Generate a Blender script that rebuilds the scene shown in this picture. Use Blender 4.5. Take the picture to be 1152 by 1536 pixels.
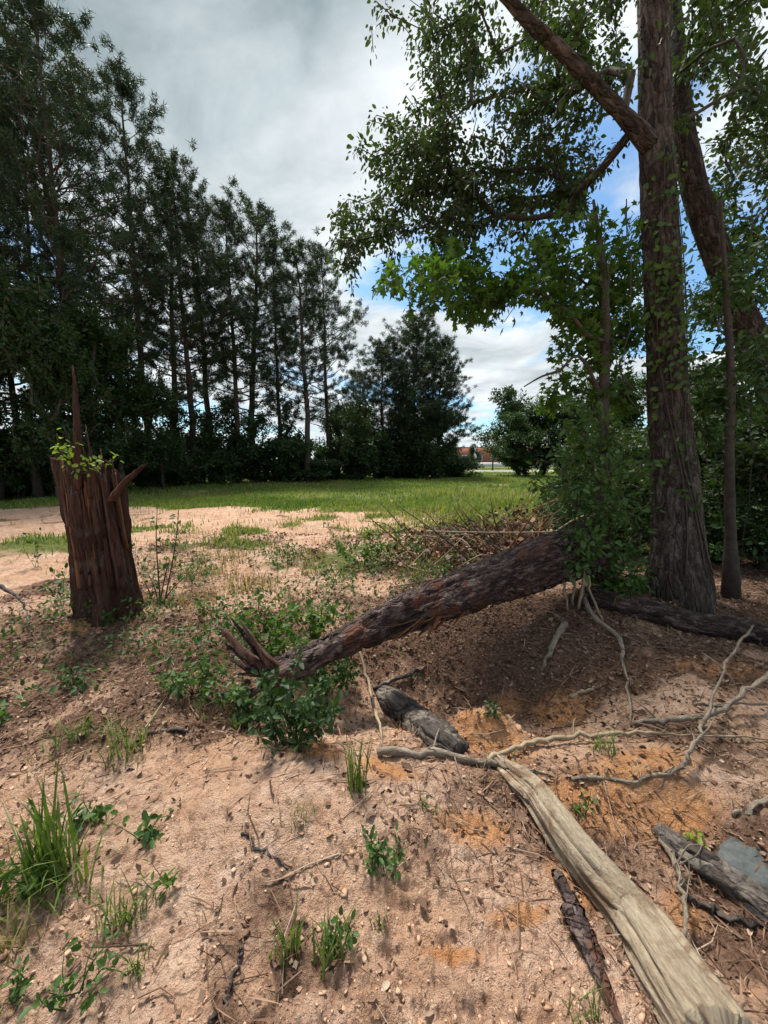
import bpy, math, random
import numpy as np
from mathutils import Vector

for o in list(bpy.data.objects):
    bpy.data.objects.remove(o)
random.seed(7)
rng = np.random.default_rng(7)
R_ = math.radians
scene = bpy.context.scene
col = scene.collection

# ------------------------------------------------------------------ camera
CAMZ, PITCH, FPX = 1.6, R_(7.4), 580.0
cam_d = bpy.data.cameras.new('camera')
cam = bpy.data.objects.new('camera', cam_d)
col.objects.link(cam)
cam.location = (0, 0, CAMZ)
cam.rotation_euler = (math.pi / 2 - PITCH, 0, 0)
cam_d.sensor_fit = 'VERTICAL'
cam_d.sensor_height = 36.0
cam_d.lens = FPX / 1536 * 36.0
cam_d.clip_start = 0.05
cam_d.clip_end = 6000
scene.camera = cam

# ------------------------------------------------------------------ world
SUN_EL, SUN_AZ = R_(62), R_(-28)      # azimuth from +Y towards +X
world = bpy.data.worlds.new('World')
scene.world = world
world.use_nodes = True
nt = world.node_tree
nt.nodes.clear()


def N(tree, typ, **kw):
    n = tree.nodes.new(typ)
    for k, v in kw.items():
        if hasattr(n, k):
            setattr(n, k, v)
        else:
            n.inputs[k].default_value = v
    return n


def L(tree, a, b):
    tree.links.new(a, b)


def vmath(tree, op, a, b=None):
    n = tree.nodes.new('ShaderNodeMath')
    n.operation = op
    for i, s in enumerate((a, b)):
        if s is None:
            continue
        if isinstance(s, (int, float)):
            n.inputs[i].default_value = s
        else:
            tree.links.new(s, n.inputs[i])
    return n.outputs[0]


def ramp(tree, fac, stops, interp='LINEAR'):
    n = tree.nodes.new('ShaderNodeValToRGB')
    n.color_ramp.interpolation = interp
    e = n.color_ramp.elements
    while len(e) < len(stops):
        e.new(0.5)
    for el, (p, c) in zip(e, stops):
        el.position = p
        el.color = (c[0], c[1], c[2], 1) if not isinstance(c, (int, float)) else (c, c, c, 1)
    if fac is not None:
        tree.links.new(fac, n.inputs[0])
    return n.outputs[0]


def mixc(tree, fac, a, b, mode='MIX'):
    n = tree.nodes.new('ShaderNodeMix')
    n.data_type = 'RGBA'
    n.blend_type = mode
    for s, i in ((fac, 0), (a, 6), (b, 7)):
        if isinstance(s, (int, float)):
            n.inputs[i].default_value = s
        elif isinstance(s, tuple):
            n.inputs[i].default_value = (*s, 1)
        else:
            tree.links.new(s, n.inputs[i])
    return n.outputs[2]


sky = nt.nodes.new('ShaderNodeTexSky')
sky.sky_type = 'NISHITA'
sky.sun_disc = False
sky.sun_elevation = SUN_EL
sky.sun_rotation = SUN_AZ
tc = nt.nodes.new('ShaderNodeTexCoord')
sep = nt.nodes.new('ShaderNodeSeparateXYZ')
L(nt, tc.outputs['Generated'], sep.inputs[0])
zz = vmath(nt, 'ADD', vmath(nt, 'MAXIMUM', sep.outputs[2], 0.0), 0.12)
px_ = vmath(nt, 'DIVIDE', sep.outputs[0], zz)
py_ = vmath(nt, 'DIVIDE', sep.outputs[1], zz)
comb = nt.nodes.new('ShaderNodeCombineXYZ')
L(nt, px_, comb.inputs[0])
L(nt, py_, comb.inputs[1])
comb.inputs[2].default_value = 3.7
n1 = N(nt, 'ShaderNodeTexNoise', Scale=0.75, Detail=9.0, Roughness=0.56, Distortion=0.25)
L(nt, comb.outputs[0], n1.inputs['Vector'])
n2 = N(nt, 'ShaderNodeTexNoise', Scale=2.4, Detail=7.0, Roughness=0.6, Distortion=0.5)
L(nt, comb.outputs[0], n2.inputs['Vector'])


def blob(cx, cy, r, amp):
    dx = vmath(nt, 'SUBTRACT', px_, cx)
    dy = vmath(nt, 'SUBTRACT', py_, cy)
    d2 = vmath(nt, 'ADD', vmath(nt, 'MULTIPLY', dx, dx), vmath(nt, 'MULTIPLY', dy, dy))
    e = vmath(nt, 'POWER', 2.718, vmath(nt, 'MULTIPLY', d2, -1.0 / (r * r)))
    return vmath(nt, 'MULTIPLY', e, amp)


dens = vmath(nt, 'ADD', n1.outputs[0], vmath(nt, 'MULTIPLY', vmath(nt, 'SUBTRACT', n2.outputs[0], 0.5), 0.22))
dens = vmath(nt, 'ADD', dens, blob(-0.45, 0.60, 0.70, 0.30))    # the big grey cloud overhead
dens = vmath(nt, 'ADD', dens, blob(0.2, 1.75, 0.34, -0.17))    # break in the cloud
dens = vmath(nt, 'ADD', dens, blob(1.7, 1.6, 0.75, -0.11))
dens = vmath(nt, 'ADD', dens, blob(0.9, 3.9, 1.2, 0.03))
cover = ramp(nt, dens, [(0.40, 0.0), (0.52, 1.0)], 'EASE')
ccol = ramp(nt, dens, [(0.46, (4.0, 4.4, 4.7)), (0.55, (4.2, 4.45, 4.6)), (0.64, (1.9, 2.3, 2.45)), (0.86, (1.0, 1.32, 1.44))])
ccol = mixc(nt, 0.42, ccol, ramp(nt, n2.outputs[0], [(0.35, (.9, 1.2, 1.35)), (0.65, (4.4, 4.7, 4.8))]))
skyc = mixc(nt, cover, mixc(nt, 1.0, sky.outputs[0], (.54, .72, .80), 'MULTIPLY'), ccol)
bg = nt.nodes.new('ShaderNodeBackground')
bg.inputs['Strength'].default_value = 0.1
L(nt, skyc, bg.inputs['Color'])
wo = nt.nodes.new('ShaderNodeOutputWorld')
L(nt, bg.outputs[0], wo.inputs['Surface'])

# ------------------------------------------------------------------ sun
sd = bpy.data.lights.new('sun', 'SUN')
sd.energy = 3.3
sd.angle = R_(14)
sd.color = (1.0, 0.95, 0.87)
sun = bpy.data.objects.new('sun', sd)
col.objects.link(sun)
sv = Vector((math.sin(SUN_AZ) * math.cos(SUN_EL), math.cos(SUN_AZ) * math.cos(SUN_EL), math.sin(SUN_EL)))
sun.rotation_euler = (-sv).to_track_quat('-Z', 'Y').to_euler()
sun.location = (0, 0, 40)

vs = scene.view_settings
vs.view_transform = 'Standard'
vs.look = 'None'
vs.gamma = 1.0
vs.exposure = 1.27
vs.use_curve_mapping = False

# ================================================================== helpers
CP, SP = math.cos(PITCH), math.sin(PITCH)


def at(px, py, depth):
    u, v = (px - 576) / FPX, (768 - py) / FPX
    return np.array([depth * u, depth * (CP + v * SP), CAMZ + depth * (-SP + v * CP)])


def at_Y(px, py, Y):
    """point on the pixel's ray at ground distance Y"""
    v = (768 - py) / FPX
    return at(px, py, Y / (CP + v * SP))


def flat(px, py, z=0.0):
    v = (768 - py) / FPX
    d = (z - CAMZ) / (-SP + v * CP)
    return at(px, py, d)


def _hash(ix, iy, iz, seed):
    h = (ix.astype(np.int64) * 374761393 + iy.astype(np.int64) * 668265263 + iz.astype(np.int64) * 2147483647 + seed * 974634217) & 0xFFFFFFFF
    h = ((h ^ (h >> 13)) * 1274126177) & 0xFFFFFFFF
    h = ((h ^ (h >> 16)) * 2246822519) & 0xFFFFFFFF
    h = h ^ (h >> 15)
    return (h & 0xFFFFFF).astype(np.float64) / 0xFFFFFF * 2 - 1


def noise3(x, y, z, seed=0):
    x, y, z = np.broadcast_arrays(np.asarray(x, float), np.asarray(y, float), np.asarray(z, float))
    ix, iy, iz = np.floor(x), np.floor(y), np.floor(z)
    fx, fy, fz = x - ix, y - iy, z - iz
    fx, fy, fz = [f * f * f * (f * (f * 6 - 15) + 10) for f in (fx, fy, fz)]
    out = 0
    for dx in (0, 1):
        for dy in (0, 1):
            for dz in (0, 1):
                w = (fx if dx else 1 - fx) * (fy if dy else 1 - fy) * (fz if dz else 1 - fz)
                out = out + w * _hash(ix + dx, iy + dy, iz + dz, seed)
    return out


def noise2(x, y, seed=0):
    x, y = np.broadcast_arrays(np.asarray(x, float), np.asarray(y, float))
    ix, iy = np.floor(x), np.floor(y)
    fx, fy = x - ix, y - iy
    fx, fy = [f * f * f * (f * (f * 6 - 15) + 10) for f in (fx, fy)]
    z0 = np.zeros_like(ix)
    return ((1 - fx) * (1 - fy) * _hash(ix, iy, z0, seed) + fx * (1 - fy) * _hash(ix + 1, iy, z0, seed)
            + (1 - fx) * fy * _hash(ix, iy + 1, z0, seed) + fx * fy * _hash(ix + 1, iy + 1, z0, seed))


def fbm2(x, y, sc, octv=4, seed=0, rough=0.5):
    o, a, t = 0, 1.0, 0
    for i in range(octv):
        # rotate the lattice at each octave so that no grid shows
        ang = 0.7 + i * 1.1
        xr, yr = x * math.cos(ang) - y * math.sin(ang), x * math.sin(ang) + y * math.cos(ang)
        o = o + a * noise2(xr * sc, yr * sc, seed + i)
        t += a
        a *= rough
        sc *= 2.03
    return o / t


def sstep(a, b, x):
    t = np.clip((x - a) / (b - a), 0, 1)
    return t * t * (3 - 2 * t)


def gs(x, y, cx, cy, rx, ry, p=1.0, rot=0.0):
    dx, dy = x - cx, y - cy
    if rot:
        c, s = math.cos(rot), math.sin(rot)
        dx, dy = dx * c + dy * s, -dx * s + dy * c
    return np.exp(-((dx / rx) ** 2 + (dy / ry) ** 2) ** p)


# ------------------------------------------------------------------ soil kinds (0..1) in world x, y
ORANGE = [(722, 1100, .24, .20), (890, 1180, .34, .13), (1000, 1195, .18, .10), (610, 1075, .16, .10), (760, 1365, .10, .03),
          (470, 1165, .12, .10), (560, 1180, .18, .08), (705, 1240, .16, .07), (860, 1300, .10, .10), (950, 1150, .3, .08),
          (130, 950, .22, .12), (670, 1430, .12, .03), (1010, 1300, .10, .07), (850, 1015, .22, .14), (1080, 1010, .3, .12), (620, 1010, .2, .15), (760, 1000, .15, .1)]


def soil(x, y):
    nA = fbm2(x, y, 1.1, 4, 11)
    nB = fbm2(x, y, 3.3, 4, 21)
    nC = fbm2(x, y, 0.35, 3, 31)
    org = 0
    for a, b, rx, ry in ORANGE:
        c = flat(a, b)
        org = np.maximum(org, gs(x + nB * .12, y + nA * .12, c[0], c[1], rx * 1.15, ry * 1.2, 1.5))
    # leaf litter: hollow under the log, the wood on the right, the strip behind the stump
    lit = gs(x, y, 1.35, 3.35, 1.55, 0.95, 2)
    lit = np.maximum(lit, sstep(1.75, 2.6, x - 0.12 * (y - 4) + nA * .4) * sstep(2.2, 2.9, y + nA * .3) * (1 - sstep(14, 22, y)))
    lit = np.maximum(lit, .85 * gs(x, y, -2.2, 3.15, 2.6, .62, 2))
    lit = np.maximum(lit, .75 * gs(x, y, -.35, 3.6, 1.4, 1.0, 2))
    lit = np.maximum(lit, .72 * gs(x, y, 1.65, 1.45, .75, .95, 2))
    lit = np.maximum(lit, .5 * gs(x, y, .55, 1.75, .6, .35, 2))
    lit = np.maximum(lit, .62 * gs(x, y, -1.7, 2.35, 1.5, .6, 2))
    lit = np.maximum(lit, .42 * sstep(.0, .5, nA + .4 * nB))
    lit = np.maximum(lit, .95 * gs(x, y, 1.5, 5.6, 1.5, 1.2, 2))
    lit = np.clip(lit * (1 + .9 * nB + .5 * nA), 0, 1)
    # meadow grass
    gr = sstep(10.8, 13.4, y + nA * 1.6 + nC * 1.2 + .10 * x)
    gr = np.maximum(gr, .62 * sstep(.12, .45, nC + .5 * nA) * sstep(5.5, 7, y))
    gr = np.maximum(gr, sstep(-1.4, 1.0, x + nA * 1.6 + nB * .6 - .03 * (y - 8)) * sstep(7.4, 8.8, y + nB * .6))
    gr = np.maximum(gr, .75 * gs(x, y, -.5, 6.3, 1.9, .9, 2) * (0.7 + nB))
    gr = np.clip(gr * (1.0 + .7 * nC + .35 * nB), 0, 1)
    gr = gr * (1 - .9 * gs(x, y, 2.2, 16, 4, 1.0, 2) * (nA > -.1))
    return org, lit, gr, nA, nB, nC


def H(x, y, fine=True):
    x = np.asarray(x, float)
    y = np.asarray(y, float)
    r = np.sqrt(x * x + y * y)
    h = -0.40 * gs(x, y, .75, 2.72, .95, .52, 1.3)                    # hollow under the fallen log
    h = h - 0.20 * gs(x, y, -.62, 2.42, .55, .30, 1.2)                # behind the sandy crest
    h = h + 0.13 * gs(x, y, -.30, 1.62, .62, .36, 1.6) + .05 * gs(x, y, -1.5, 2.3, .6, .3, 1.5)                # sandy crest
    h = h + 0.22 * gs(x, y, 2.3, 4.4, 1.3, .95, 1.5)                  # bank that carries the butt and the big tree
    h = h + 0.16 * gs(x, y, -3.0, 4.0, .8, .6, 1.2)
    h = h - 0.16 * gs(x, y, 1.25, 1.35, .42, .5, 1.5)
    h = h + 0.26 * gs(x, y, .60, 2.20, .25, .15, 1.2)                 # mound of orange sand
    h = h + 0.06 * gs(x, y, 1.35, 1.85, .35, .15, 1.2)
    h = h + 0.05 * fbm2(x, y, .8, 2, 3) * sstep(.5, 2, r) + .12 * fbm2(x, y, .12, 2, 5) * sstep(5, 15, r)
    if fine:
        nearw = 1 - sstep(9, 25, r)
        patch = sstep(-.40, .40, fbm2(x, y, 1.7, 3, 77))
        h = h + nearw * (0.030 * fbm2(x, y, 3.1, 3, 41) + (0.16 + .84 * patch) * (0.040 * np.abs(fbm2(x, y, 7, 3, 43)) + .020 * np.abs(noise2(x * 19 + .4 * y, y * 19 - .4 * x, 44)) + 0.010 * noise2(x * 30 - 9 * y, y * 30 + 9 * x, 45) + .009 * np.abs(noise2(x * 44 + 13 * y, y * 44 - 13 * x, 47))) + (.004 + .008 * patch) * fbm2(x, y, 62, 2, 46))
    return h


def Hs(x, y):
    return float(H(np.array([x]), np.array([y]))[0])


def gp(px, py, lift=0.0):
    """where the pixel's ray meets the ground"""
    ts = 0.6 * 1.02 ** np.arange(300)
    P = np.array([at(px, py, t) for t in ts])
    below = P[:, 2] < H(P[:, 0], P[:, 1], False)
    if not below.any():
        q = flat(px, max(py, 697))
        return np.array([q[0], q[1], Hs(q[0], q[1]) + lift])
    i = int(np.argmax(below))
    a, b = ts[max(i - 1, 0)], ts[i]
    for _ in range(12):
        m = .5 * (a + b)
        q = at(px, py, m)
        if q[2] < Hs(q[0], q[1]):
            b = m
        else:
            a = m
    q = at(px, py, b)
    return np.array([q[0], q[1], Hs(q[0], q[1]) + lift])


# ------------------------------------------------------------------ mesh builders
def make_mesh(name, V, F, rnd=None, smooth=True, attrs=None, tc=None):
    """V (n,3); F list of index arrays, each (m,3) or (m,4)"""
    me = bpy.data.meshes.new(name)
    V = np.asarray(V, np.float32)
    if isinstance(F, np.ndarray):
        F = [F]
    F = [np.asarray(f, np.int32) for f in F if len(f)]
    nl = sum(f.size for f in F)
    npoly = sum(len(f) for f in F)
    me.vertices.add(len(V))
    me.vertices.foreach_set('co', V.ravel())
    me.loops.add(nl)
    me.loops.foreach_set('vertex_index', np.concatenate([f.ravel() for f in F]))
    me.polygons.add(npoly)
    tot = np.concatenate([np.full(len(f), f.shape[1], np.int32) for f in F])
    st = np.concatenate([[0], np.cumsum(tot)[:-1]]).astype(np.int32)
    me.polygons.foreach_set('loop_start', st)
    me.update(calc_edges=True)
    me.validate()
    if smooth:
        me.polygons.foreach_set('use_smooth', np.ones(len(me.polygons), bool))
    at_ = dict(attrs or {})
    if rnd is not None:
        at_['rnd'] = rnd
    tv = me.attributes.new('tc', 'FLOAT_VECTOR', 'POINT')
    tv.data.foreach_set('vector', np.asarray(V - V[0] if tc is None else tc, np.float32).ravel())
    for k, a in at_.items():
        d = me.attributes.new(k, 'FLOAT', 'POINT')
        d.data.foreach_set('value', np.asarray(a, np.float32))
    return me


def obj(name, me, mat, parent=None, kind=None):
    o = bpy.data.objects.new(name, me)
    col.objects.link(o)
    if me is not None and mat is not None and not me.materials:
        me.materials.append(mat)
    if parent is not None:
        o.parent = parent
        if not parent.get('_local'):
            o.location = -Vector(wloc(parent))
    if kind:
        o['kind'] = kind
    return o


def wloc(o):
    v = Vector(o.location)
    p = o.parent
    while p is not None:
        v = v + Vector(p.location)
        p = p.parent
    return v


def thing(name, label, cat, loc=(0, 0, 0), group=None):
    o = bpy.data.objects.new(name, None)
    col.objects.link(o)
    o.location = loc
    o.empty_display_size = .2
    tag(o, label, cat, group)
    return o


def tag(o, label, cat, group=None):
    o['label'] = label
    o['category'] = cat
    if group:
        o['group'] = group
    return o


class MB:
    """collects vertex and face arrays into one mesh"""
    def __init__(self):
        self.V, self.F3, self.F4, self.R, self.T, self.n = [], [], [], [], [], 0

    def add(self, V, F, rnd=0.5, tc=None):
        V = np.asarray(V, float)
        F = np.asarray(F)
        if len(V) == 0:
            return
        (self.F3 if F.shape[1] == 3 else self.F4).append(F + self.n)
        self.V.append(V)
        self.T.append(V if tc is None else tc)
        r = np.full(len(V), rnd) if np.isscalar(rnd) else np.asarray(rnd)
        self.R.append(r)
        self.n += len(V)

    def mesh(self, name, smooth=True):
        F = []
        if self.F3:
            F.append(np.concatenate(self.F3))
        if self.F4:
            F.append(np.concatenate(self.F4))
        return make_mesh(name, np.concatenate(self.V), F, np.concatenate(self.R), smooth, tc=np.concatenate(self.T))


def norm(a):
    return a / (np.linalg.norm(a, axis=-1, keepdims=True) + 1e-9)


def catmull(P, n):
    P = np.asarray(P, float)
    if len(P) == 2:
        t = np.linspace(0, 1, n)[:, None]
        return P[0] * (1 - t) + P[1] * t
    Q = np.vstack([2 * P[0] - P[1], P, 2 * P[-1] - P[-2]])
    m = len(P) - 1
    out = []
    for u in np.linspace(0, m, n):
        i = min(int(u), m - 1)
        t = u - i
        a, b, c, d = Q[i], Q[i + 1], Q[i + 2], Q[i + 3]
        out.append(.5 * ((2 * b) + (-a + c) * t + (2 * a - 5 * b + 4 * c - d) * t * t + (-a + 3 * b - 3 * c + d) * t ** 3))
    return np.array(out)


def path_frames(P):
    T = norm(np.gradient(P, axis=0))
    ref = np.array([0, 0, 1.0]) if abs(T[0][2]) < .8 else np.array([1.0, 0, 0])
    a = ref - T[0] * (ref @ T[0])
    a /= np.linalg.norm(a)
    A = []
    for t in T:
        a = a - t * (a @ t)
        a = a / (np.linalg.norm(a) + 1e-9)
        A.append(a)
    A = np.array(A)
    B = np.cross(T, A)
    return T, A, B


def tube(P, r, sides=6, disp=None, cap=True):
    """r: (n,) radii; disp(theta, s) -> (n, sides) radial offset in metres.  theta 0 points up (A)"""
    P = np.asarray(P, float)
    n = len(P)
    r = np.broadcast_to(np.asarray(r, float), (n,))
    T, A, B = path_frames(P)
    th = np.linspace(0, 2 * math.pi, sides, endpoint=False)
    s = np.concatenate([[0], np.cumsum(np.linalg.norm(np.diff(P, axis=0), axis=1))])
    rr = np.repeat(r[:, None], sides, 1)
    if disp is not None:
        rr = rr + disp(th[None, :] + 0 * s[:, None], s[:, None] + 0 * th[None, :], r[:, None])
    V = P[:, None, :] + rr[:, :, None] * (np.cos(th)[None, :, None] * A[:, None, :] + np.sin(th)[None, :, None] * B[:, None, :])
    V = V.reshape(-1, 3)
    TC = np.stack([np.cos(th)[None] * r[:, None] + random.uniform(0, 9), np.sin(th)[None] * r[:, None], s[:, None] + 0 * th[None]], -1).reshape(-1, 3)
    i = np.arange(n - 1)[:, None] * sides
    j = np.arange(sides)[None, :]
    k = (j + 1) % sides
    F = np.stack([i + j, i + k, i + sides + k, i + sides + j], -1).reshape(-1, 4)
    if cap:
        V = np.vstack([V, P[0] - T[0] * r[0] * .15, P[-1] + T[-1] * r[-1] * .3])
        TC = np.vstack([TC, TC[0], TC[-1]])
        c0, c1 = len(V) - 2, len(V) - 1
        jj = np.arange(sides)
        kk = (jj + 1) % sides
        F0 = np.stack([np.full(sides, c0), kk, jj, jj], -1)
        base = (n - 1) * sides
        F1 = np.stack([np.full(sides, c1), base + jj, base + kk, base + kk], -1)
        return V, F, np.vstack([F0[:, :3], F1[:, :3]]), TC
    return V, F, None, TC


def add_tube(mb, P, r, sides=6, disp=None, rnd=.5, cap=True):
    V, F4, F3, TC = tube(P, r, sides, disp, cap)
    base = mb.n
    mb.add(V, F4, rnd, TC)
    if F3 is not None:
        mb.F3.append(F3 + base)


LEAF = (np.array([(0, 0, 0), (.27, .33, .07), (.2, .74, .03), (0, 1, -.07), (-.2, .74, .03), (-.27, .33, .07)]),
        np.array([(0, 1, 2), (0, 2, 3), (0, 3, 4), (0, 4, 5)]))
NARROW = (np.array([(0, 0, 0), (.13, .33, .04), (.1, .7, .0), (0, 1, -.12), (-.1, .7, .0), (-.13, .33, .04)]),
          np.array([(0, 1, 2), (0, 2, 3), (0, 3, 4), (0, 4, 5)]))
DIAM = (np.array([(0, 0, 0), (.3, .45, .08), (0, 1, 0), (-.3, .5, .08)]), np.array([(0, 1, 2), (0, 2, 3)]))
LOBED = (np.array([(0, .05, 0), (.45, .02, -.05), (.2, .3, .05), (.52, .55, -.06), (.18, .55, .04), (0, 1, -.1), (-.18, .55, .04), (-.52, .55, -.06), (-.2, .3, .05), (-.45, .02, -.05)]),
         np.array([(0, i, i + 1) for i in range(1, 9)]))
NEEDLE = (np.array([(-.075, 0, 0), (.075, 0, 0), (0, 1, 0)]), np.array([(0, 1, 2)]))
STRAW = (np.array([(-.007, 0, 0), (.007, 0, 0), (.035, .5, .04), (.02, 1, 0)]), np.array([(0, 1, 2), (0, 2, 3)]))
DEADLEAF = (np.array([(0, 0, 0), (.22, .25, .10), (.30, .55, .16), (.12, .80, .10), (0, 1, .22), (-.16, .78, .06), (-.26, .5, .20), (-.2, .22, .08), (0, .5, -.02)]), np.array([(8, 0, 1), (8, 1, 2), (8, 2, 3), (8, 3, 4), (8, 4, 5), (8, 5, 6), (8, 6, 7), (8, 7, 0)]))
CHIP = (np.array([(-.5, -.3, 0), (.4, -.45, .10), (.55, .3, .02), (-.35, .42, .14)]), np.array([(0, 1, 2), (0, 2, 3)]))


def inst(tmpl, pos, axis, nor, scale, rnd):
    Vt, Ft = tmpl
    n = len(pos)
    a = norm(axis)
    z = nor - a * np.sum(nor * a, 1, keepdims=True)
    z = norm(z)
    x = np.cross(a, z)
    sc = np.broadcast_to(np.asarray(scale, float), (n,))[:, None, None]
    W = pos[:, None, :] + sc * (Vt[None, :, 0:1] * x[:, None, :] + Vt[None, :, 1:2] * a[:, None, :] + Vt[None, :, 2:3] * z[:, None, :])
    F = (Ft[None] + (np.arange(n) * len(Vt))[:, None, None]).reshape(-1, Ft.shape[1])
    return W.reshape(-1, 3), F, np.repeat(rnd, len(Vt))


def rdir(n, up=0.0, g=rng):
    d = g.normal(size=(n, 3))
    d = norm(d)
    d[:, 2] += up
    return norm(d)


def blades(mb, base, h, w, lean, g=rng, seg=3, rnd=None):
    """curved grass blades: base (n,3), h, w arrays, lean = how far tips bend over (fraction of h)"""
    n = len(base)
    az = g.uniform(0, 2 * math.pi, n)
    d = np.stack([np.cos(az), np.sin(az), 0 * az], 1)
    side = np.stack([-np.sin(az), np.cos(az), 0 * az], 1)
    h = np.broadcast_to(h, (n,))
    w = np.broadcast_to(w, (n,))
    lean = np.broadcast_to(lean, (n,))
    rows = []
    for k in range(seg):
        t = k / seg
        c = base + d * (h * lean * t ** 1.8)[:, None] + np.array([0, 0, 1]) * (h * (t - .3 * lean * t * t))[:, None]
        ww = (w * (1 - .55 * t))[:, None]
        rows += [c - side * ww, c + side * ww]
    rows.append(base + d * (h * lean)[:, None] + np.array([0, 0, 1]) * (h * (1 - .3 * lean))[:, None])
    V = np.stack(rows, 1)
    k = 2 * seg + 1
    F = []
    for i in range(seg - 1):
        a = 2 * i
        F += [(a, a + 1, a + 3), (a, a + 3, a + 2)]
    F.append((2 * seg - 2, 2 * seg - 1, 2 * seg))
    F = np.array(F)
    FF = (F[None] + (np.arange(n) * k)[:, None, None]).reshape(-1, 3)
    if rnd is None:
        rnd = g.uniform(0, 1, n)
    mb.add(V.reshape(-1, 3), FF, np.repeat(rnd, k))


# ------------------------------------------------------------------ materials
def new_mat(name):
    m = bpy.data.materials.new(name)
    m.use_nodes = True
    t = m.node_tree
    t.nodes.clear()
    out = t.nodes.new('ShaderNodeOutputMaterial')
    return m, t, out


def mat_leaf(name, cols, trans=.35, rough=.55, spec=.3):
    m, t, out = new_mat(name)
    a = N(t, 'ShaderNodeAttribute', attribute_name='rnd')
    st = [(i / (len(cols) - 1), c) for i, c in enumerate(cols)]
    c = ramp(t, a.outputs['Fac'], st)
    p = t.nodes.new('ShaderNodeBsdfPrincipled')
    p.inputs['Roughness'].default_value = rough
    p.inputs['Specular IOR Level'].default_value = spec
    L(t, c, p.inputs['Base Color'])
    tr = t.nodes.new('ShaderNodeBsdfTranslucent')
    L(t, mixc(t, 1.0, c, (1.25, 1.3, .55), 'MULTIPLY'), tr.inputs['Color'])
    mx = t.nodes.new('ShaderNodeMixShader')
    mx.inputs[0].default_value = trans
    L(t, p.outputs[0], mx.inputs[1])
    L(t, tr.outputs[0], mx.inputs[2])
    L(t, mx.outputs[0], out.inputs['Surface'])
    return m


def mat_wood(name, cols, scale=(6, 6, 1.2), bump=.4, rough=.85, detail_scale=1.0, use_rnd=True, plates=None, dist=.02):
    """wood and bark; the grain runs along the stem (third axis of the tc attribute)"""
    m, t, out = new_mat(name)
    tcn = N(t, 'ShaderNodeAttribute', attribute_name='tc')
    mp = t.nodes.new('ShaderNodeMapping')
    L(t, tcn.outputs['Vector'], mp.inputs[0])
    mp.inputs['Scale'].default_value = scale
    a = N(t, 'ShaderNodeTexNoise', Scale=1.0, Detail=8.0, Roughness=.65, Distortion=.4)
    L(t, mp.outputs[0], a.inputs['Vector'])
    b = N(t, 'ShaderNodeTexNoise', Scale=4.5 * detail_scale, Detail=6.0, Roughness=.7)
    L(t, mp.outputs[0], b.inputs['Vector'])
    f = vmath(t, 'ADD', vmath(t, 'MULTIPLY', a.outputs[0], .55), vmath(t, 'MULTIPLY', b.outputs[0], .45))
    if use_rnd:
        at_ = N(t, 'ShaderNodeAttribute', attribute_name='rnd')
        f = vmath(t, 'ADD', f, vmath(t, 'MULTIPLY', vmath(t, 'SUBTRACT', at_.outputs['Fac'], .5), .3))
    hgt = f
    if plates:
        mq = t.nodes.new('ShaderNodeMapping')
        mq.inputs['Scale'].default_value = (plates[0], plates[0], plates[1])
        wv = t.nodes.new('ShaderNodeVectorMath')
        wv.operation = 'MULTIPLY_ADD'
        nz = N(t, 'ShaderNodeTexNoise', Scale=14.0, Detail=4.0)
        L(t, tcn.outputs['Vector'], nz.inputs['Vector'])
        L(t, nz.outputs['Color'], wv.inputs[0])
        wv.inputs[1].default_value = (.05, .05, .05)
        L(t, tcn.outputs['Vector'], wv.inputs[2])
        L(t, wv.outputs[0], mq.inputs[0])
        vc = N(t, 'ShaderNodeTexVoronoi', Scale=1.0)
        L(t, mq.outputs[0], vc.inputs['Vector'])
        ve = N(t, 'ShaderNodeTexVoronoi', Scale=1.0)
        ve.feature = 'DISTANCE_TO_EDGE'
        L(t, mq.outputs[0], ve.inputs['Vector'])
        sc = t.nodes.new('ShaderNodeSeparateColor')
        L(t, vc.outputs['Color'], sc.inputs[0])
        f = vmath(t, 'ADD', f, vmath(t, 'MULTIPLY', vmath(t, 'SUBTRACT', sc.outputs[0], .5), .28))
        pl = ramp(t, ve.outputs['Distance'], [(0.0, 0.0), (.22, 1.0)])
        hgt = vmath(t, 'ADD', vmath(t, 'MULTIPLY', f, .6), vmath(t, 'MULTIPLY', pl, .7))
    st = [(.28 + .44 * i / (len(cols) - 1), c) for i, c in enumerate(cols)]
    c = ramp(t, f, st)
    p = t.nodes.new('ShaderNodeBsdfPrincipled')
    p.inputs['Roughness'].default_value = rough
    p.inputs['Specular IOR Level'].default_value = .2
    L(t, c, p.inputs['Base Color'])
    bp = t.nodes.new('ShaderNodeBump')
    bp.inputs['Strength'].default_value = bump
    bp.inputs['Distance'].default_value = dist
    L(t, hgt, bp.inputs['Height'])
    L(t, bp.outputs[0], p.inputs['Normal'])
    L(t, p.outputs[0], out.inputs['Surface'])
    return m


def patchy(m, colr, sc, lo, hi):
    """bare patches where the bark has come off"""
    t = m.node_tree
    p = [n for n in t.nodes if n.type == 'BSDF_PRINCIPLED'][0]
    src = p.inputs['Base Color'].links[0].from_socket
    a = N(t, 'ShaderNodeAttribute', attribute_name='tc')
    z = N(t, 'ShaderNodeTexNoise', Scale=sc, Detail=8.0, Roughness=.65, Distortion=.6)
    L(t, a.outputs['Vector'], z.inputs['Vector'])
    L(t, mixc(t, ramp(t, z.outputs[0], [(lo, 0.0), (hi, .85)]), src, colr), p.inputs['Base Color'])


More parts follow.
